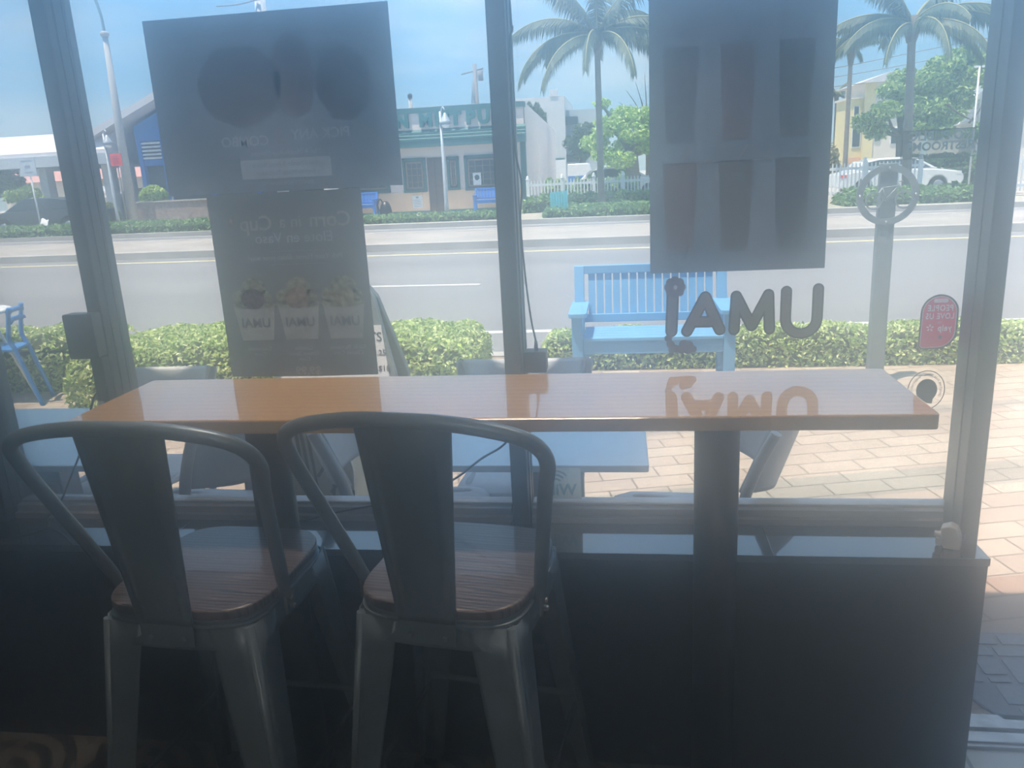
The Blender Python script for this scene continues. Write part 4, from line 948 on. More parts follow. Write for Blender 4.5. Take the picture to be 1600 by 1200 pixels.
# beige board with dark strokes
r = tag(empty('patterned_board', (-1.25, 0.9, 0)), 'beige board with dark brush strokes behind the right stool hoop', 'board')
BE = mat('beige_board', (0.55, 0.53, 0.46), 0.8, var=0.06); STK = mat('dark_brush_stroke', (0.05, 0.05, 0.06), 0.7)
MB().prism([(-1.46, 0.02), (-1.17, 0.02), (-1.13, 0.20), (-1.115, 0.42), (-1.15, 0.66), (-1.46, 0.70)], 0.90, 0.925, 'y').build('panel', BE, r, world=True)
strokes_ = [((-1.345, .62), (-1.33, .36)), ((-1.325, .62), (-1.30, .34)), ((-1.30, .66), (-1.275, .33)), ((-1.27, .40), (-1.20, .50)), ((-1.195, .44), (-1.225, .19)), ((-1.22, .33), (-1.17, .39)), ((-1.30, .22), (-1.25, .29)), ((-1.145, .33), (-1.165, .20)), ((-1.125, .34), (-1.14, .14)), ((-1.24, .12), (-1.17, .22)), ((-1.23, .08), (-1.15, .18)), ((-1.36, .30), (-1.33, .10)), ((-1.40, .6), (-1.37, .2)), ((-1.19, .56), (-1.17, .48))]
b = MB()
for i, (a, c) in enumerate(strokes_):
    a = Vector(a); c = Vector(c); n_ = (c-a).normalized(); k_ = Vector((-n_.y, n_.x))*0.0075
    b.prism([tuple(a-k_), tuple(c-k_*0.6), tuple(c+k_*0.6), tuple(a+k_)], 0.8965, 0.8995, 'y')
b.build('brush_strokes', STK, r, world=True)
# rubber door mat
r = tag(empty('door_mat', (1.5, 0.26, 0)), 'black rubber door mat with raised brick outlines outside the doorway', 'door mat')
RUB = mat('black_rubber', (0.13, 0.135, 0.15), 0.6, var=0.2, scale=60, bump=0.2)
b = MB(); b.prism([(1.06, 0.03), (1.96, 0.03), (1.99, 0.06), (1.99, 0.46), (1.96, 0.485), (1.03, 0.485), (1.0, 0.46), (1.0, 0.15)], 0.0, 0.010); b.build('mat_sheet', RUB, r, world=True, bevel=0.003)
RIB = mat('raised_rubber', (0.18, 0.19, 0.21), 0.55, var=0.2, scale=60)
b = MB()
def rb_(x0, x1, y0, y1): b.box(x0, x1, y0, y1, 0.0095, 0.0135)
for (x0, x1, y0, y1) in ((1.06, 1.20, .41, .465), (1.215, 1.60, .41, .465), (1.06, 1.16, .345, .395), (1.175, 1.35, .345, .395), (1.365, 1.6, .345, .395), (1.03, 1.08, .27, .33), (1.025, 1.075, .205, .255), (1.095, 1.16, .245, .325), (1.095, 1.155, .205, .23), (1.10, 1.19, .10, .19), (1.175, 1.24, .205, .325), (1.26, 1.44, .12, .325), (1.12, 1.17, .055, .085), (1.185, 1.235, .055, .085), (1.25, 1.30, .055, .085), (1.315, 1.6, .055, .10), (1.46, 1.6, .13, .325), (1.62, 1.92, .055, .20), (1.62, 1.75, .22, .465), (1.77, 1.92, .22, .34), (1.77, 1.92, .36, .465)): rb_(x0, x1, y0, y1)
b.build('raised_bricks', RIB, r, world=True, bevel=0.002)

# pale blue bench
BL = mat('pale_blue_paint', (0.14, 0.36, 0.60), 0.5, var=0.05, scale=5)
def bench(name, label, x0, x1, yf, m, s=1.0, cat='bench', group=None, z=0.0, slats=16, hh=0.86):
    r = tag(empty(name, ((x0+x1)/2, yf, z)), label, cat, group); W = x1-x0; xm = (x0+x1)/2
    def P(nm, bx, bv=0.004): 
        q = MB()
        for a in bx: q.box(*a)
        return q.build(nm, m, r, world=True, bevel=bv*s)
    D = 0.46*s
    for sx in (x0, x1-0.075*s):
        P('front_leg', [(sx, sx+0.075*s, yf, yf+0.07*s, z, z+0.60*s)])
        b = MB(); b.prism([(yf+D-0.07*s, z), (yf+D, z), (yf+D+0.0*s, z+0.42*s), (yf+D+0.09*s, z+hh*s), (yf+D+0.035*s, z+hh*s), (yf+D-0.07*s, z+0.42*s)], sx, sx+0.07*s, 'x'); b.build('rear_leg', m, r, world=True, bevel=0.004*s)
    for sx in (x0-0.02*s, x1-0.105*s):
        b = MB(); b.rbox(sx, sx+0.125*s, yf-0.05*s, yf+D+0.03*s, z+0.60*s, z+0.63*s, 0.03*s); b.build('armrest', m, r, world=True, bevel=0.004*s)
    P('apron', [(x0+0.075*s, x1-0.075*s, yf+0.012*s, yf+0.04*s, z+0.335*s, z+0.428*s)])
    for k in range(5): P('seat_slat', [(x0+0.078*s, x1-0.078*s, yf-0.005*s+k*0.084*s, yf+0.073*s+k*0.084*s, z+0.428*s, z+0.452*s)])
    for sx, e in ((x0+0.075*s, 1), (x1-0.075*s, -1)):
        b = MB(); b.prism([(sx, z+0.425*s), (sx+e*0.10*s, z+0.425*s), (sx+e*0.10*s, z+0.40*s), (sx+e*0.02*s, z+0.28*s), (sx, z+0.24*s)], yf+0.045*s, yf+0.07*s, 'y'); b.build('knee_brace', m, r, world=True)
    def lean(zz): return yf+D+0.035*s+(zz-z-0.42*s)/((hh-0.42)*s)*0.055*s - 0.03*s
    for zz, h in ((0.475*s, 0.060*s), (hh*s-0.060*s, 0.060*s)):
        y = lean(z+zz); P('back_rail', [(x0+0.07*s, x1-0.07*s, y-0.016*s, y+0.022*s, z+zz, z+zz+h)])
    n = slats; g = (W-0.14*s-0.05*s)/n
    for k in range(n):
        xa = x0+0.07*s+0.025*s+g*k+g*0.09; xb = xa+g*0.82; ya = lean(z+0.5*s)-0.005*s; yb = lean(z+hh*s)-0.005*s
        b = MB(); q = MB()
        b.add([(xa, ya, z+0.530*s), (xb, ya, z+0.530*s), (xb, yb, z+hh*s-0.06*s), (xa, yb, z+hh*s-0.06*s), (xa, ya+0.018*s, z+0.530*s), (xb, ya+0.018*s, z+0.530*s), (xb, yb+0.018*s, z+hh*s-0.06*s), (xa, yb+0.018*s, z+hh*s-0.06*s)],
              [(0, 1, 2, 3), (5, 4, 7, 6), (4, 0, 3, 7), (1, 5, 6, 2), (3, 2, 6, 7), (4, 5, 1, 0)]); b.build('back_slat', m, r, world=True)
    return r
bench('garden_bench', 'pale blue slatted wooden bench on the pavement facing the window', -0.352, 0.738, 3.29, BL, slats=15, hh=0.885)
BLD = mat('strong_blue_paint', (0.03, 0.20, 0.62), 0.45, var=0.05)
bench('garden_bench', 'small blue bench against the pub wall under its left window', -10.4, -8.93, 26.9, BLD, 1.05, z=0.1, slats=10)
bench('garden_bench', 'small blue bench against the pub wall right of its door', -5.28, -3.95, 26.9, BLD, 1.0, z=0.1, slats=10)

# blue chair and white table at the left edge
def blue_chair():
    r = tag(empty('blue_chair', (-4.75, 3.42, 0)), 'blue metal cafe chair at the left edge in front of the hedge', 'chair')
    m = mat('blue_metal_paint', (0.03, 0.21, 0.60), 0.35, 0.0, var=0.05)
    # side frames: x is towards the window right, chair faces left (-x)
    for y, xo in ((3.36, 0.0), (3.62, -0.10)):
        MB().tube(smooth_path([(-4.49+xo, y, 0.0), (-4.565+xo, y, 0.24), (-4.63+xo, y, 0.45), (-4.66+xo, y, 0.52), (-4.645+xo, y, 0.62), (-4.61+xo, y, 0.77)], 5), 0.017, 4, flat=1.4).build('rear_leg', m, r, world=True)
    for y in (3.36, 3.62): MB().tube([(-4.99, y, 0.43), (-5.04, y, 0.0)], 0.015, 4).build('front_leg', m, r, world=True)
    MB().prism([(-4.63, 3.35), (-4.72, 3.64), (-5.10, 3.64), (-5.03, 3.35)], 0.432, 0.452).build('seat', m, r, world=True, bevel=0.004)
    for z in (0.735, 0.665): MB().tube([(-4.62, 3.35, z-0.005), (-4.71, 3.49, z), (-4.715, 3.63, z)], 0.014, 4, flat=1.6).build('back_rail', m, r, world=True)
blue_chair()
r = tag(empty('cafe_table', (-5.15, 3.55, 0)), 'white topped table mostly cut off by the left edge', 'table')
MB().lathe([(0.30, 0.695), (0.31, 0.70), (0.31, 0.715), (0.30, 0.72)], -5.17, 3.58, 36).build('tabletop', M_WHITE, r, world=True)
for ax, ay, bx, by in ((-4.98, 3.58, -4.72, 3.60), (-5.36, 3.58, -5.62, 3.60), (-5.17, 3.45, -5.17, 3.25)): MB().tube([(ax, ay, 0.70), (bx, by, 0.0)], 0.012, 8).build('leg', M_WHITE, r, world=True)

# A-frame sign
r = tag(empty('sandwich_board', (-1.55, 1.9, 0)), 'grey plastic sandwich board with white and purple sheet beside the tall poster', 'sandwich board')
GP = mat('grey_plastic_board', (0.16, 0.19, 0.20), 0.5); SH = mat('white_sheet', (0.72, 0.72, 0.76), 0.5, var=0.02); PU = mat('purple_print', (0.30, 0.09, 0.42), 0.5); INK = mat('black_ink', (0.03, 0.03, 0.04), 0.6)
def lean_M(s_): return Matrix.Translation((-1.53, 1.85, 0)) @ Matrix.Rotation(math.radians(-11*s_), 4, 'X')
for s_, nm in ((1, 'front_leaf'), (-1, 'rear_leaf')):
    M = Matrix.Translation((0, -0.22*s_, 0)) @ lean_M(s_)
    b = MB(); b.prism([(-0.32, 0), (0.455, 0), (0.385, 0.62), (0.285, 1.02), (0.245, 1.08), (-0.15, 1.08), (-0.20, 1.02), (-0.27, 0.62)], -0.02, 0.02, 'y', M); lf = b.build(nm, GP, r, world=True, bevel=0.006)
    if s_ == 1:
        for (o, m_, nn, dd) in (([(-0.26, 0.30), (0.395, 0.30), (0.315, 0.88), (-0.20, 0.88)], SH, 'poster_sheet', 0.0),):
            q = MB().prism(o, -0.024, -0.021, 'y', M).build(nn, m_, lf); q.data.transform(Matrix.Translation(-r.location))
        q = MB().prism([(-0.26, 0.30), (0.395, 0.30), (0.358, 0.60), (-0.23, 0.40)], -0.026, -0.0245, 'y', M).build('purple_panel', PU, lf); q.data.transform(Matrix.Translation(-r.location))
        q = MB().prism(blob(0.315, 0.46, 0.035, 0.055), -0.028, -0.0265, 'y', M).build('round_picture', SH, lf); q.data.transform(Matrix.Translation(-r.location))
        for tx, x, z, sz in (('DONUTS', 0.185, 0.82, 0.065), ('6 pack for $9.25', 0.205, 0.74, 0.040), ('1 dozen for $18', 0.225, 0.66, 0.040)):
            t_ = text_mesh('sheet_lettering', tx, INK, sz, 0.0005, M @ face_us(x, -0.026, z), lf); t_.data.transform(Matrix.Translation(-r.location))
b = MB(); b.rbox(-1.56, -1.30, 1.80, 1.90, 1.05, 1.105, 0.02, axis='x'); b.build('carry_handle', GP, r, world=True)

# ring-shaped bicycle parking post
r = tag(empty('bike_parking_post', (1.745, 3.66, 0)), 'grey post with a large ring holding bicycle outlines, by the kerb', 'post')
GR = mat('grey_powder_coat', (0.20, 0.23, 0.24), 0.45, 0.3)
MB().rbox(1.690, 1.800, 3.63, 3.69, 0.0, 1.505, 0.01).build('post_bar', GR, r, world=True, bevel=0.004)
def ring(cx, cz, R, w, y0, y1, k=44, st_=0):
    o1 = [(cx+R*math.cos(2*PI*i/k), cz+R*math.sin(2*PI*i/k)) for i in range(k)]; o2 = [(cx+(R-w)*math.cos(2*PI*i/k), cz+(R-w)*math.sin(2*PI*i/k)) for i in range(k)]
    b = MB(); vs = [(x, y, z) for y in (y0, y1) for o in (o1, o2) for x, z in o]; fs = []
    for i in range(k):
        j = (i+1) % k; fs += [(i, j, k+j, k+i), (2*k+j, 2*k+i, 3*k+i, 3*k+j), (j, i, 2*k+i, 2*k+j), (k+i, k+j, 3*k+j, 3*k+i)]
    return b.add(vs, fs)
ring(1.738, 1.302, 0.196, 0.042, 3.615, 3.628).build('ring', GR, r, world=True)
b = ring(1.652, 1.268, 0.058, 0.010, 3.606, 3.614, 24); b2 = ring(1.840, 1.268, 0.058, 0.010, 3.606, 3.614, 24); b.add(b2.v, b2.f)
for a, c in (((1.652, 1.268), (1.70, 1.35)), ((1.70, 1.35), (1.80, 1.36)), ((1.72, 1.268), (1.80, 1.36)), ((1.84, 1.268), (1.80, 1.385)), ((1.70, 1.35), (1.73, 1.268)), ((1.80, 1.385), (1.825, 1.39))): b.tube([(a[0], 3.61, a[1]), (c[0], 3.61, c[1])], 0.005, 6)
b.build('bicycle_outline', GR, r, world=True)
b = MB()
for x, z in ((1.738, 1.477), (1.563, 1.302), (1.913, 1.302), (1.738, 1.127)): b.lathe([(0.009, 0), (0.009, 0.004), (0.005, 0.007)], seg=10, M=Matrix.Translation((x, 3.615, z)) @ Matrix.Rotation(PI/2, 4, 'X'))
b.build('bolt_head', M_CHROME, r, world=True)

# ------------------------------------------------------------------ the pub across the road
PEACH = mat('peach_stucco', (0.88, 0.62, 0.42), 0.85, var=0.06, scale=2); PINK = mat('pale_pink_stucco', (0.84, 0.72, 0.68), 0.85, var=0.05, scale=1.5)
GRN = mat('dark_green_paint', (0.04, 0.14, 0.14), 0.6, var=0.08, scale=2); GRN2 = mat('sign_letter_green', (0.02, 0.15, 0.14), 0.6); DKG = mat('dark_window_glass', (0.03, 0.05, 0.06), 0.12, var=0.1); BRN = mat('dark_brown_door', (0.09, 0.055, 0.045), 0.6)
PF = 28.0
pub = tag(empty('pub_building', (-7.5, PF, 0.08)), 'single-storey peach pub with green canopy and MIST PUB sign across the road', 'building')
MB().prism([(-11.2, PF), (-3.45, PF), (-3.45, 42.0), (-11.2, 42.0)], 0.08, 3.12).build('wall', PINK, pub, world=True)
b = MB(); b.prism([(PF, 3.12), (PF, 3.86), (PF+1.2, 3.86), (42.0, 3.40), (42.0, 3.12)], -3.75, -3.45, 'x'); b.build('gable_wall', PINK, pub, world=True)
MB().box(-11.2, -3.45, PF-0.06, PF+0.25, 3.10, 3.72).build('parapet', PINK, pub, world=True)
MB().box(-11.25, -3.40, PF-0.14, PF+0.3, 3.70, 3.88).build('parapet_cap', GRN, pub, world=True)
MB().prism([(PF-0.5, 2.50), (PF-0.5, 2.72), (PF-0.06, 3.12), (PF-0.06, 2.50)], -11.3, -3.38, 'x').build('canopy', GRN, pub, world=True)
b = MB()
for k in range(3): b.box(-11.32, -3.36, PF-0.53+0.13*k, PF-0.49+0.13*k, 2.74+0.12*k, 2.78+0.12*k)
b.build('canopy_moulding', GRN2, pub, world=True)
MB().box(-11.2, -7.12, PF-0.04, PF, 0.08, 0.92).build('lower_wall', PEACH, pub, world=True); MB().box(-6.50, -3.50, PF-0.04, PF, 0.08, 0.92).build('lower_wall', PEACH, pub, world=True)
MB().box(-11.2, -7.12, PF-0.06, PF-0.04, 0.08, 0.22).build('base_band', GRN, pub, world=True); MB().box(-6.50, -3.5, PF-0.06, PF-0.04, 0.08, 0.22).build('base_band', GRN, pub, world=True)
MB().box(-3.62, -3.42, PF-0.10, PF+0.05, 0.08, 2.52).build('corner_post', GRN, pub, world=True)
for x0, x1, z0, z1, nx in ((-8.06, -7.18, 0.90, 2.14, 3), (-6.38, -5.92, 0.92, 2.12, 2), (-5.72, -4.10, 0.88, 2.13, 5), (-10.6, -8.6, 0.95, 2.14, 5)):
    f_ = MB(); f_.box(x0, x1, PF-0.09, PF, z1-0.10, z1); f_.box(x0, x1, PF-0.11, PF, z0, z0+0.09); f_.box(x0, x0+0.09, PF-0.09, PF, z0, z1); f_.box(x1-0.09, x1, PF-0.09, PF, z0, z1)
    w_f = f_.build('window', GRN, pub, world=True)
    g_ = MB(); g_.box(x0+0.09, x1-0.09, PF-0.03, PF-0.012, z0+0.09, z1-0.10); pn = g_.build('pane', DKG, w_f); pn.data.transform(Matrix.Translation(-pub.location))
    i_ = MB(); xi0, xi1, zi0, zi1 = x0+0.12, x1-0.12, z0+0.13, z1-0.14
    for q in ((xi0, xi1, zi0, zi0+.06), (xi0, xi1, zi1-.06, zi1), (xi0, xi0+.05, zi0, zi1), (xi1-.05, xi1, zi0, zi1)): i_.box(q[0], q[1], PF-0.06, PF-0.03, q[2], q[3])
    for k in range(1, nx): i_.box(xi0+(xi1-xi0)*k/nx-0.012, xi0+(xi1-xi0)*k/nx+0.012, PF-0.05, PF-0.03, zi0, zi1)
    for k in range(1, 4): i_.box(xi0, xi1, PF-0.05, PF-0.03, zi0+(zi1-zi0)*k/4-0.012, zi0+(zi1-zi0)*k/4+0.012)
    pn = i_.build('muntins', mat('brown_muntin', (0.30, 0.22, 0.17), 0.7), w_f); pn.data.transform(Matrix.Translation(-pub.location))
MB().box(-7.12, -6.50, PF-0.05, PF, 0.08, 2.12).build('door', BRN, pub, world=True)
b = MB()
for i in range(2):
    for j in range(4): b.box(-7.06+0.29*i, -6.84+0.29*i, PF-0.07, PF-0.05, 0.22+0.46*j, 0.60+0.46*j)
b.build('door_panels', mat('brown_door_panel', (0.13, 0.08, 0.06), 0.6), pub, world=True)
# the sign: raised green letters standing on the parapet face
for ch_, x in (('A', -8.52), ('N', -7.90), ('M', -7.02), ('I', -6.60), ('S', -6.30), ('T', -5.92), ('P', -5.36), ('U', -4.88), ('B', -4.40)):
    text_mesh('sign_letter', ch_, GRN2, 0.62, 0.07, face_us(x, PF-0.14, 3.42), pub, bold=0.035, world=True)
r = tag(empty('wall_notice', (-7.55, PF-0.05, 0.35)), 'white paper notice on the pub wall beneath its left window', 'notice')
MB().box(-7.78, -7.40, PF-0.055, PF-0.042, 0.32, 0.78).build('sheet', M_WHITE, r, world=True); b = MB()
for k in range(5): b.box(-7.73, -7.45, PF-0.057, PF-0.0555, 0.38+0.06*k, 0.395+0.06*k)
b.box(-7.64, -7.54, PF-0.057, PF-0.0555, 0.68, 0.75); b.build('printed_lines', mat('grey_print', (0.2, 0.22, 0.25), 0.6), r, world=True)
r = tag(empty('wall_notice', (-5.2, PF-0.07, 1.05)), 'white poster inside the right pub window', 'notice')
MB().box(-5.42, -5.12, PF-0.075, PF-0.062, 1.06, 1.50).build('sheet', M_WHITE, r, world=True); MB().prism(blob(-5.27, 1.33, 0.09, 0.10), PF-0.077, PF-0.0755, 'y').build('round_print', DKG, r, world=True)
r = tag(empty('rucksack', (-8.66, 27.2, 0.1)), 'dark bag leaning by the left pub bench', 'bag')
b = MB(); b.lathe([(0.05, 0.10), (0.20, 0.14), (0.23, 0.30), (0.19, 0.48), (0.12, 0.62), (0.04, 0.66)], -8.62, 27.2, 14); b.build('body', M_BLACK, r, world=True)
MB().tube(smooth_path([(-8.80, 27.15, 0.25), (-8.90, 27.15, 0.5), (-8.80, 27.15, 0.74), (-8.70, 27.15, 0.60)], 5), 0.03, 6).build('strap', M_BLACK, r, world=True)
rr_ = tag(empty('roof_railing', (-7.3, 31, 3.2)), 'thin metal railing along the pub roof', 'railing')
b = MB()
for z in (4.12, 4.0): b.tube([(-11.2, 31, z), (-3.9, 31, z)], 0.012, 5)
for k in range(19): b.tube([(-11.2+0.4*k, 31, 3.1), (-11.2+0.4*k, 31, 4.12)], 0.010, 5)
b.build('rails', mat('grey_rail', (0.25, 0.27, 0.30), 0.5), rr_, world=True)
r = tag(empty('roof_vent', (-7.95, 29.5, 3.1)), 'small roof vent pipe with cap on the pub roof', 'vent')
MB().lathe([(0.07, 3.1), (0.07, 4.38)], -7.95, 29.5, 12).build('pipe', KERB, r, world=True); MB().lathe([(0.09, 4.36), (0.10, 4.48), (0.04, 4.54)], -7.95, 29.5, 12).build('cap', M_BLACK, r, world=True)
# utility poles and wires
UP = mat('weathered_pole', (0.22, 0.22, 0.22), 0.9)
r = tag(empty('utility_pole', (-8.87, 50, 0.08)), 'dark utility pole with crossarm rising behind the pub roof', 'utility pole')
MB().tube([(-8.84, 50, 0.08), (-8.88, 50, 7.9)], [0.17, 0.13], 8).build('pole', UP, r, world=True)
MB().tube([(-9.75, 50, 7.35), (-8.35, 50, 7.62)], 0.05, 6).build('crossarm', UP, r, world=True)
b = MB(); b.lathe([(0.16, 6.9), (0.16, 7.5)], -8.52, 49.9, 10); b.build('transformer', UP, r, world=True)
b = MB(); 
for k in range(6): b.tube([(-9.2+0.05*k, 49.9, 5.6), (-9.05+0.04*k, 49.9, 6.9-0.1*k)], 0.02, 4)
b.build('loose_wires', UP, r, world=True)
r = tag(empty('utility_pole', (-13.44, 29.3, 0.08)), 'pale pole whose top shows just above the wide poster', 'utility pole')
MB().tube([(-13.35, 29.2, 0.08), (-13.35, 29.2, 9.2)], [0.24, 0.21], 10).build('pole', mat('pale_concrete_pole', (0.50, 0.54, 0.58), 0.8), r, world=True)
MB().tube(smooth_path([(-15.05, 29.1, 8.05), (-14.2, 29.1, 8.05), (-13.35, 28.95, 8.12), (-12.1, 29.1, 8.25)], 5), 0.025, 6).build('service_wire', UP, r, world=True)
for z0_, z1_, k in ((5.55, 6.35, 0), (5.15, 5.85, 1), (4.75, 5.2, 2)):
    o_ = MB().tube(smooth_path([(2.0, 40, z0_-0.35), (9.0, 40, z0_-0.25), (16.0, 40, z1_-0.2), (26, 40, z1_+0.9)], 6), 0.02, 5).build('overhead_line', UP)
    tag(o_, ('overhead line at the top right, highest of three', 'overhead line at the top right, middle of three', 'overhead line at the top right, lowest of three')[k], 'power line', 'overhead lines at the upper right')

# lamp in front of the pub
def street_lamp(x, y, z, h, label):
    r = tag(empty('street_lamp', (x, y, z)), label, 'street lamp')
    m = mat('pale_lamp_post', (0.42, 0.47, 0.52), 0.5, 0.2)
    MB().tube([(x, y, z), (x, y, z+0.5), (x, y, z+h)], [0.085, 0.065, 0.04], 10).build('pole', m, r, world=True)
    MB().lathe([(0.03, z+h-0.05), (0.07, z+h-0.14), (0.16, z+h-0.30), (0.20, z+h-0.38), (0.08, z+h-0.39)], x+0.16, y-0.05, 16).build('lamp_shade', m, r, world=True)
    MB().lathe([(0.10, z+h-0.39), (0.14, z+h-0.43), (0.09, z+h-0.50), (0.02, z+h-0.52)], x+0.16, y-0.05, 14).build('glass_bowl', M_WHITE, r, world=True)
    MB().tube(smooth_path([(x, y, z+h-0.1), (x+0.08, y, z+h+0.12), (x+0.16, y-0.05, z+h+0.04)], 4), 0.025, 6).build('bracket', m, r, world=True)
    return r
street_lamp(-5.68, 24.2, 0.1, 3.35, 'pale street lamp with bell shade standing before the pub sign')
street_lamp(-19.05, 26.8, 0.1, 3.5, 'dark green street lamp beside the red sign on the left')
r = tag(empty('tall_light_pole', (-19.2, 28, 0.1)), 'tall grey light pole with a bent arm between the left post and wide poster', 'light pole')
PG = mat('aged_grey_pole', (0.42, 0.42, 0.41), 0.8)
MB().tube([(-19.2, 28, 0.1), (-19.12, 28, 4.0), (-19.07, 28, 7.15)], [0.20, 0.15, 0.10], 12).build('pole', PG, r, world=True)
MB().lathe([(0.12, 7.1), (0.17, 7.16), (0.17, 7.24), (0.10, 7.30)], -19.07, 28, 12).build('collar', PG, r, world=True)
MB().tube(smooth_path([(-19.07, 28, 7.2), (-19.10, 28, 7.9), (-19.30, 28, 8.6), (-19.8, 28, 9.2), (-21.0, 28, 9.7)], 5), 0.055, 8).build('lamp_arm', mat('pole_arm_green_grey', (0.20, 0.30, 0.34), 0.6), r, world=True)

# picket fences
FW = mat('white_fence_paint', (0.82, 0.84, 0.85), 0.5, var=0.03)
def fence(label, x0, x1, y, slope, z0, top, posts, group='white picket fences'):
    r = tag(empty('picket_fence', (x0, y, z0)), label, 'fence', group); Y = lambda x: y+slope*(x-x0)
    b = MB(); n = int((x1-x0)/0.115)
    for k in range(n):
        x = x0+0.06+k*(x1-x0-0.1)/n; yy = Y(x)
        b.prism([(x-0.020, z0+0.08), (x+0.020, z0+0.08), (x+0.020, top-0.04), (x, top+0.015), (x-0.020, top-0.04)], yy-0.03, yy-0.012, 'y')
    b.build('pickets', FW, r, world=True)
    for z in (z0+0.20, top-0.20):
        b = MB(); b.add([(x0, Y(x0)-0.012, z), (x1, Y(x1)-0.012, z), (x1, Y(x1)-0.012, z+0.08), (x0, Y(x0)-0.012, z+0.08), (x0, Y(x0)+0.025, z), (x1, Y(x1)+0.025, z), (x1, Y(x1)+0.025, z+0.08), (x0, Y(x0)+0.025, z+0.08)], [(0, 1, 2, 3), (5, 4, 7, 6), (3, 2, 6, 7), (4, 5, 1, 0), (4, 0, 3, 7), (1, 5, 6, 2)]); b.build('rail', FW, r, world=True)
    for x in posts:
        p_ = MB().box(x-0.055, x+0.055, Y(x)-0.055, Y(x)+0.055, z0, top+0.03).build('fence_post', FW, r, world=True)
        c_ = MB().lathe([(0.075, top+0.03), (0.075, top+0.05), (0.04, top+0.08), (0.055, top+0.12), (0.01, top+0.17)], x, Y(x), 10).build('post_cap', FW, p_); c_.data.transform(Matrix.Translation(-r.location))
    return r
fence('white picket fence between the pub and the right-hand poster', -3.30, 4.4, 26.6, 0.0, 0.1, 1.14, (-3.25, -2.05, -0.95, 0.05, 1.2, 2.4, 3.6))
fence('white picket fence behind the bicycle ring sign', 5.9, 9.05, 24.4, -0.02, 0.1, 1.22, (6.0, 7.35, 8.95))
fence('white picket fence beyond the door post at the far right', 10.55, 14.5, 24.2, 0.0, 0.1, 1.20, (10.6, 11.4, 12.6, 13.8))
# turquoise slatted panel
r = tag(empty('slatted_panel', (-1.86, 22.4, 0.13)), 'turquoise slatted wooden panel standing by the far kerb', 'panel')
TQ = mat('turquoise_paint', (0.04, 0.42, 0.50), 0.5)
for k in range(7):
    x = -2.12+0.077*k; MB().box(x, x+0.062, 22.38, 22.40, 0.26+0.018*k, 0.84+0.006*k).build('slat', TQ, r, world=True)
MB().box(-2.10, -1.62, 22.40, 22.43, 0.55, 0.60).build('cross_bar', TQ, r, world=True)
MB().box(-2.08, -2.03, 22.40, 22.44, 0.11, 0.80).build('leg', TQ, r, world=True); MB().box(-1.70, -1.65, 22.40, 22.44, 0.11, 0.80).build('leg', TQ, r, world=True)

# ------------------------------------------------------------------ other buildings
WB = mat('pale_grey_render', (0.58, 0.60, 0.60), 0.85, var=0.04, scale=1); WB2 = mat('cool_grey_render', (0.42, 0.47, 0.50), 0.85, var=0.04, scale=1)
r = tag(empty('apartment_building', (-3.6, 44, 0.08)), 'pale grey flat-roofed block with dark balconies behind the pub gable', 'building')
MB().box(-6.0, -3.02, 44.0, 52, 0.08, 5.25).build('wall', WB, r, world=True); MB().box(-3.02, -1.2, 45.0, 52, 0.08, 4.55).build('wing', WB2, r, world=True)
for z in (1.75, 2.75, 3.75): MB().box(-3.02, -2.35, 44.4, 45.0, z, z+0.42).build('balcony', DKG, r, world=True)
MB().box(-4.4, -3.1, 43.93, 44.0, 0.08, 2.0).build('garage_door', GRN, r, world=True); MB().box(-3.6, -3.05, 43.9, 44.0, 0.08, 1.9).build('entrance', M_WHITE, r, world=True)
MB().box(-3.8, -3.4, 43.95, 44.6, 5.25, 5.6).build('roof_block', WB, r, world=True)
r = tag(empty('van', (-1.95, 36.5, 0.1)), 'white and blue van parked beside the grey block', 'van')
b = MB(); b.prism([(-2.45, .45), (-1.35, .45), (-1.35, 1.15), (-1.5, 1.65), (-2.45, 1.65)], 36.0, 37.6, 'y'); b.build('body', M_WHITE, r, world=True, bevel=0.05)
MB().box(-2.44, -1.36, 35.985, 36.02, 0.5, 1.1).build('blue_stripe', BLD, r, world=True)
for x in (-2.25, -1.6): MB().lathe([(0.2, 0), (0.2, .15)], seg=14, M=Matrix.Translation((x, 36.1, 0.30)) @ Matrix.Rotation(PI/2, 4, 'X')).build('wheel', M_BLACK, r, world=True)
YW = mat('yellow_stucco', (0.78, 0.66, 0.34), 0.85, var=0.05, scale=1); CR = mat('cream_stucco', (0.74, 0.68, 0.58), 0.85, var=0.05, scale=1)
r = tag(empty('house', (12.4, 41, 0.08)), 'three-storey yellow and cream house behind the spreading tree', 'building')
MB().box(10.95, 11.75, 40.2, 43, 0.08, 3.95).build('yellow_wing', YW, r, world=True); MB().box(11.6, 14.2, 40.0, 44, 0.08, 4.62).build('cream_wing', CR, r, world=True)
MB().box(11.5, 11.95, 39.92, 40.1, 0.08, 4.62).build('yellow_corner', YW, r, world=True)
b = MB(); b.prism([(11.15, 4.62), (14.6, 4.62), (13.2, 5.05), (12.5, 5.05)], 39.6, 44.4, 'y'); b.build('roof', mat('pale_roof', (0.62, 0.60, 0.60), 0.8), r, world=True)
b = MB(); b.box(10.85, 11.6, 40.1, 43, 3.95, 4.05); b.build('wing_cornice', CR, r, world=True)
MB().box(10.9, 12.2, 40.15, 40.19, 0.08, 1.25).build('orange_base', mat('orange_stucco', (0.72, 0.42, 0.26), 0.85), r, world=True)
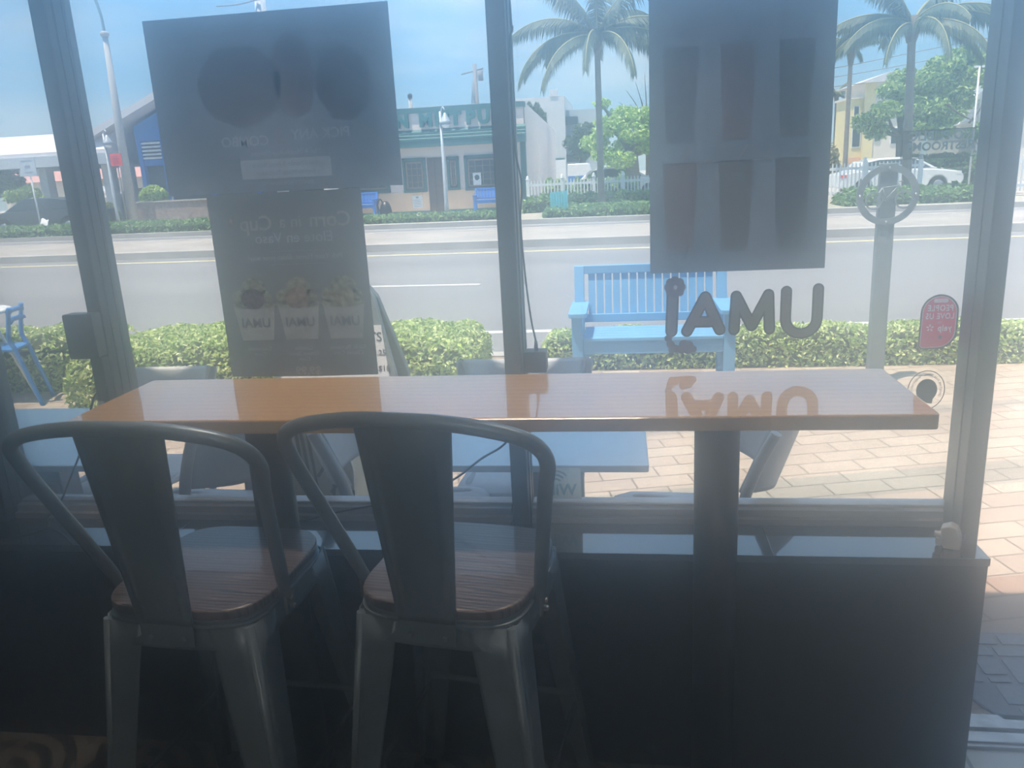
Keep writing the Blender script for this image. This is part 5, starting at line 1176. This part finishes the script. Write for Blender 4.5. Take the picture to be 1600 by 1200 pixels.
def win(x0, x1, z0, z1, y, par, arched=False):
    o = [(x0, z0), (x1, z0), (x1, z1), (x0, z1)] if not arched else [(x0, z0), (x1, z0)] + [((x0+x1)/2+(x1-x0)/2*math.cos(PI*i/10), z1-(x1-x0)/2+(x1-x0)/2*math.sin(PI*i/10)) for i in range(11)]
    cx = (x0+x1)/2; cz = (z0+z1)/2
    f_ = MB().prism([(cx+(a-cx)*1.25, cz+(c-cz)*1.12) for a, c in o], y-0.03, y, 'y').build('window', M_WHITE, par, world=True)
    p_ = MB().prism(o, y-0.045, y-0.031, 'y').build('pane', DKG, f_); p_.data.transform(Matrix.Translation(-par.location))
win(11.08, 11.42, 1.75, 2.75, 40.2, r, True); win(12.1, 12.4, 2.9, 3.5, 40.0, r); win(12.05, 12.3, 1.95, 2.4, 40.0, r); win(11.1, 11.3, 3.2, 3.6, 40.2, r); win(12.8, 13.2, 1.8, 2.5, 40.0, r)
r = tag(empty('porch_building', (14.2, 33, 0.08)), 'white steep shingled gable building at the far right', 'building')
SHG = brick_mat('white_shingles', (0.72, 0.72, 0.74), (0.66, 0.66, 0.69), (0.45, 0.45, 0.48), 0.5, 0.16, 0.02, coord='Object')
b = MB(); b.prism([(12.95, 2.35), (13.55, 3.45), (15.6, 3.6), (16.2, 2.35)], 32.4, 36, 'y'); b.build('roof', mat('white_clapboard', (0.74, 0.74, 0.76), 0.7), r, world=True)
b = MB()
for k in range(6): b.box(13.02+0.09*k, 13.9, 32.36, 32.4, 2.42+0.16*k, 2.445+0.16*k)
b.build('shingle_lines', mat('shingle_shadow_line', (0.42, 0.43, 0.47), 0.8), r, world=True)
MB().box(13.1, 16, 32.6, 36, 0.08, 2.35).build('wall', CR, r, world=True)
MB().box(13.62, 13.74, 32.3, 32.4, 0.08, 3.5).build('corner_board', WB2, r, world=True)
r = tag(empty('flag_pole', (11.0, 26, 0.1)), 'thin white pole standing before the shingled gable at right', 'pole')
MB().tube([(11.0, 26, 0.1), (11.0, 26, 3.9)], 0.03, 8).build('shaft', M_WHITE, r, world=True); MB().box(10.85, 11.15, 25.98, 26.02, 3.86, 3.92).build('cross_piece', M_WHITE, r, world=True)
# blue building on the left
BB = mat('blue_gable_paint', (0.02, 0.16, 0.52), 0.6, var=0.05, scale=1); LV = mat('white_louvre', (0.68, 0.70, 0.74), 0.6); RF = mat('pale_metal_roof', (0.66, 0.64, 0.66), 0.6, var=0.05)
r = tag(empty('blue_building', (-16.5, 30, 0.08)), 'blue gabled restaurant with white louvres and pale roof edge behind the wide poster', 'building')
MB().prism([(-20.1, 3.45), (-12.6, 3.45), (-12.6, 4.3), (-15.9, 5.9), (-18.6, 4.72), (-20.1, 4.05)], 30.5, 40, 'y').build('gable', BB, r, world=True)
b = MB(); b.prism([(-21.6, 3.62), (-15.9, 6.05), (-11.5, 3.9), (-11.5, 4.15), (-15.9, 6.35), (-21.8, 3.80)], 29.6, 40, 'y'); b.build('roof_edge', RF, r, world=True)
b = MB()
for k in range(5): b.box(-20.0, -13.0, 30.42, 30.5, 2.72+0.15*k, 2.80+0.15*k)
b.build('louvres', LV, r, world=True)
b = MB(); b.box(-20.05, -12.9, 30.46, 30.7, 2.45, 2.70); 
for x in (-20.0, -18.95, -17.0, -15.0): b.box(x, x+0.18, 30.38, 30.6, 0.3, 3.45)
b.build('blue_framing', BB, r, world=True)
MB().box(-20.1, -13, 30.7, 40, 0.08, 3.45).build('glazed_front', mat('tinted_front', (0.07, 0.11, 0.14), 0.3), r, world=True)
MB().box(-18.75, -18.70, 30.3, 30.36, 0.9, 2.5).build('white_pipe', M_WHITE, r, world=True)
r = tag(empty('low_wall', (-17, 28.6, 0.1)), 'low brown stone planter wall under the wide poster', 'wall')
MB().box(-19.2, -12.5, 28.4, 28.7, 0.1, 1.0).build('stonework', mat('brown_stone', (0.20, 0.16, 0.15), 0.9, c2=(0.38, 0.32, 0.30), scale=9), r, world=True); MB().box(-19.25, -12.45, 28.35, 28.75, 1.0, 1.05).build('coping', KERB, r, world=True)
r = tag(empty('petrol_canopy', (-26, 31, 0.08)), 'long white canopy roof on pale columns at the far left', 'canopy')
MB().prism([(29.6, 3.05), (29.6, 3.2), (30.4, 3.95), (37, 3.95), (37, 3.05)], -36, -20.9, 'x').build('roof', mat('bright_white_roof', (0.74, 0.72, 0.74), 0.6, var=0.03, scale=2), r, world=True)
MB().box(-36, -20.9, 29.5, 37, 2.62, 3.05).build('fascia', mat('pale_grey_fascia', (0.50, 0.56, 0.62), 0.7), r, world=True)
for x in (-24.55, -21.6, -20.75): MB().box(x-0.18, x+0.18, 30.4, 30.9, 0.08, 2.62).build('column', mat('pale_column', (0.62, 0.66, 0.72), 0.7), r, world=True)
MB().box(-25.3, -24.7, 30.0, 30.4, 2.3, 2.58).build('lamp_box', M_WHITE, r, world=True)
r = tag(empty('shop_front', (-25, 42, 0.08)), 'distant red-roofed shop seen under the white canopy', 'building')
MB().box(-36, -22.5, 42, 46, 0.08, 2.2).build('wall', CR, r, world=True); MB().prism([(41.6, 2.2), (44, 3.2), (46, 2.2)], -36, -22.3, 'x').build('roof', mat('red_roof', (0.55, 0.30, 0.27), 0.8), r, world=True)
# signs
RED = mat('sign_red', (0.80, 0.06, 0.05), 0.5)
r = tag(empty('street_sign', (-18.1, 26.2, 0.1)), 'red rectangular sign on a thin post by the tall pole', 'sign')
MB().box(-18.42, -17.98, 26.0, 26.03, 2.40, 2.84).build('sign_face', RED, r, world=True); MB().tube([(-18.2, 26.05, 0.1), (-18.2, 26.05, 2.6)], 0.03, 8).build('post', UP, r, world=True)
b = MB()
for k in range(4): b.box(-18.33, -18.07-0.05*(k % 2), 25.995, 26.0, 2.48+0.08*k, 2.51+0.08*k)
b.build('sign_lines', mat('dark_red_print', (0.30, 0.03, 0.04), 0.6), r, world=True)
r = tag(empty('street_sign', (-20.95, 25.2, 0.1)), 'white rectangular sign on a thin post at the far left', 'sign')
MB().box(-21.30, -20.68, 25.0, 25.03, 2.20, 2.84).build('sign_face', mat('sign_pale_blue_white', (0.50, 0.57, 0.64), 0.6), r, world=True); MB().tube([(-20.98, 25.06, 0.1), (-20.98, 25.06, 2.5)], 0.03, 8).build('post', LV, r, world=True)
b = MB(); b.box(-21.22, -20.76, 24.995, 25.0, 2.70, 2.74); b.box(-21.10, -20.88, 24.995, 25.0, 2.46, 2.56); b.box(-21.15, -20.80, 24.995, 25.0, 2.30, 2.34); b.build('sign_lines', mat('blue_grey_print', (0.22, 0.28, 0.36), 0.6), r, world=True)
r = tag(empty('litter', (-20.4, 22.3, 0.5)), 'scrap of white paper caught on the far left hedge', 'litter')
MB().grid(lambda u, v: (-19.75+0.28*u, 23.45+0.1*v, 0.52+0.20*v+0.04*math.sin(6*u)), 6, 4, 0.004).build('paper', M_WHITE, r, world=True)

# ------------------------------------------------------------------ cars
TYRE = mat('tyre_rubber', (0.02, 0.02, 0.022), 0.8); RIM = mat('wheel_rim', (0.35, 0.36, 0.38), 0.35, 0.8); CGL = mat('car_glass', (0.05, 0.07, 0.09), 0.08, var=0.05)
def car(label, x, y, L_, H_, paint, flip=False, cat='car', z=0.08, cab=(0.20, 0.78)):
    """saloon seen from the side; nose towards +x unless flipped"""
    r = tag(empty('car', (x, y, z)), label, cat); s = -1 if flip else 1
    X = lambda u: x+s*(u-0.5)*L_
    def prof(pts): return [(X(u), z+h*H_) for u, h in (pts if not flip else reversed(pts))]
    b = MB(); k = []
    for (u, cu) in ((0.20, 0.0), (0.80, 0.0)):
        pass
    lower = [(0.0, .24), (0.09, .20), (0.115, .22), (0.13, .36), (0.17, .47), (0.22, .47), (0.26, .36), (0.275, .20), (0.715, .20), (0.73, .36), (0.77, .47), (0.82, .47), (0.86, .36), (0.875, .20), (0.98, .22), (1.0, .34), (0.995, .48), (0.94, .58), (0.76, .66), (0.5, .69), (0.12, .68), (0.01, .60)]
    b.prism(prof(lower), y-0.85, y+0.85, 'y'); body = b.build('body', paint, r, world=True, bevel=0.04)
    b = MB(); o = prof([(cab[0]-0.10, .67), (cab[1]+0.02, .66), (cab[1]-0.16, .97), (cab[1]-0.26, 1.0), (cab[0]+0.12, .99), (cab[0], .92)])
    b.prism(o, y-0.70, y+0.70, 'y'); b.build('cabin', paint, r, world=True, bevel=0.05)
    b = MB(); o = prof([(cab[0]-0.02, .70), (cab[1]-0.04, .69), (cab[1]-0.175, .935), (cab[0]+0.12, .945), (cab[0]+0.03, .89)])
    b.prism(o, y-0.715, y-0.69, 'y'); b.prism(o, y+0.69, y+0.715, 'y'); b.build('side_windows', CGL, r, world=True)
    for u in (0.195, 0.795):
        for sy in (-0.80, 0.66):
            M = Matrix.Translation((X(u), y+sy+0.14, z+0.225*H_)) @ Matrix.Rotation(PI/2, 4, 'X')
            w_ = MB().lathe([(0.225*H_*0.96, 0.0), (0.225*H_, 0.03), (0.225*H_, 0.17), (0.225*H_*0.96, 0.2)], seg=22, M=M).build('wheel', TYRE, r, world=True)
            q_ = MB().lathe([(0.14*H_, 0.19), (0.13*H_, 0.205), (0.03*H_, 0.215)], seg=16, M=M).build('hub_cap', RIM, w_); q_.data.transform(Matrix.Translation(-r.location))
    MB().box(min(X(0.975), X(0.93)), max(X(0.975), X(0.93)), y-0.862, y-0.845, z+.50*H_, z+.57*H_).build('headlamp', M_WHITE, r, world=True)
    MB().box(min(X(0.0), X(0.05)), max(X(0.0), X(0.05)), y-0.862, y-0.845, z+.52*H_, z+.60*H_).build('tail_lamp', RED, r, world=True)
    return r
WP = mat('white_car_paint', (0.78, 0.80, 0.82), 0.2, var=0.02, coat=0.6); BP = mat('black_car_paint', (0.035, 0.045, 0.06), 0.2, var=0.05, coat=0.8); SP = mat('silver_car_paint', (0.42, 0.48, 0.52), 0.25, 0.3, coat=0.6)
car('black car parked behind the low hedge at the far left', -21.4, 26.2, 4.4, 1.34, BP, True)
car('white car behind the picket fence right of the palm trunk', -0.1, 33.0, 4.0, 1.36, WP, False)
car('white car with dark wheel arch nosing out behind the ring sign', 9.2, 27.6, 3.9, 1.22, WP, False)
car('dark car under the white canopy behind the red sign', -22.9, 36.0, 4.3, 1.5, BP, False)
car('white car under the canopy beside the left window post', -28.3, 38.6, 4.2, 1.7, WP, True)
# ------------------------------------------------------------------ scattering volume for the veil of lens glare
def lens_veil():  # added volume that stands in for light scattered inside the lens
    b = MB().box(-3.95, 2.95, -5.9, -0.21, 0.002, 2.68)
    m = bpy.data.materials.new('lens_veil_volume'); m.use_nodes = True; N = m.node_tree.nodes; L = m.node_tree.links
    N.remove(N['Principled BSDF'])
    v = N.new('ShaderNodeVolumeScatter'); v.inputs['Density'].default_value = 0.48; v.inputs['Anisotropy'].default_value = 0.942
    v.inputs['Color'].default_value = (0.74, 0.88, 1.0, 1)
    L.new(v.outputs[0], N['Material Output'].inputs['Volume'])
    o = b.build('lens_veil_volume', m); tag(o, 'scattering volume added across the room as the pale veil of lens glare', 'lens_veil', kind='stuff')
lens_veil()
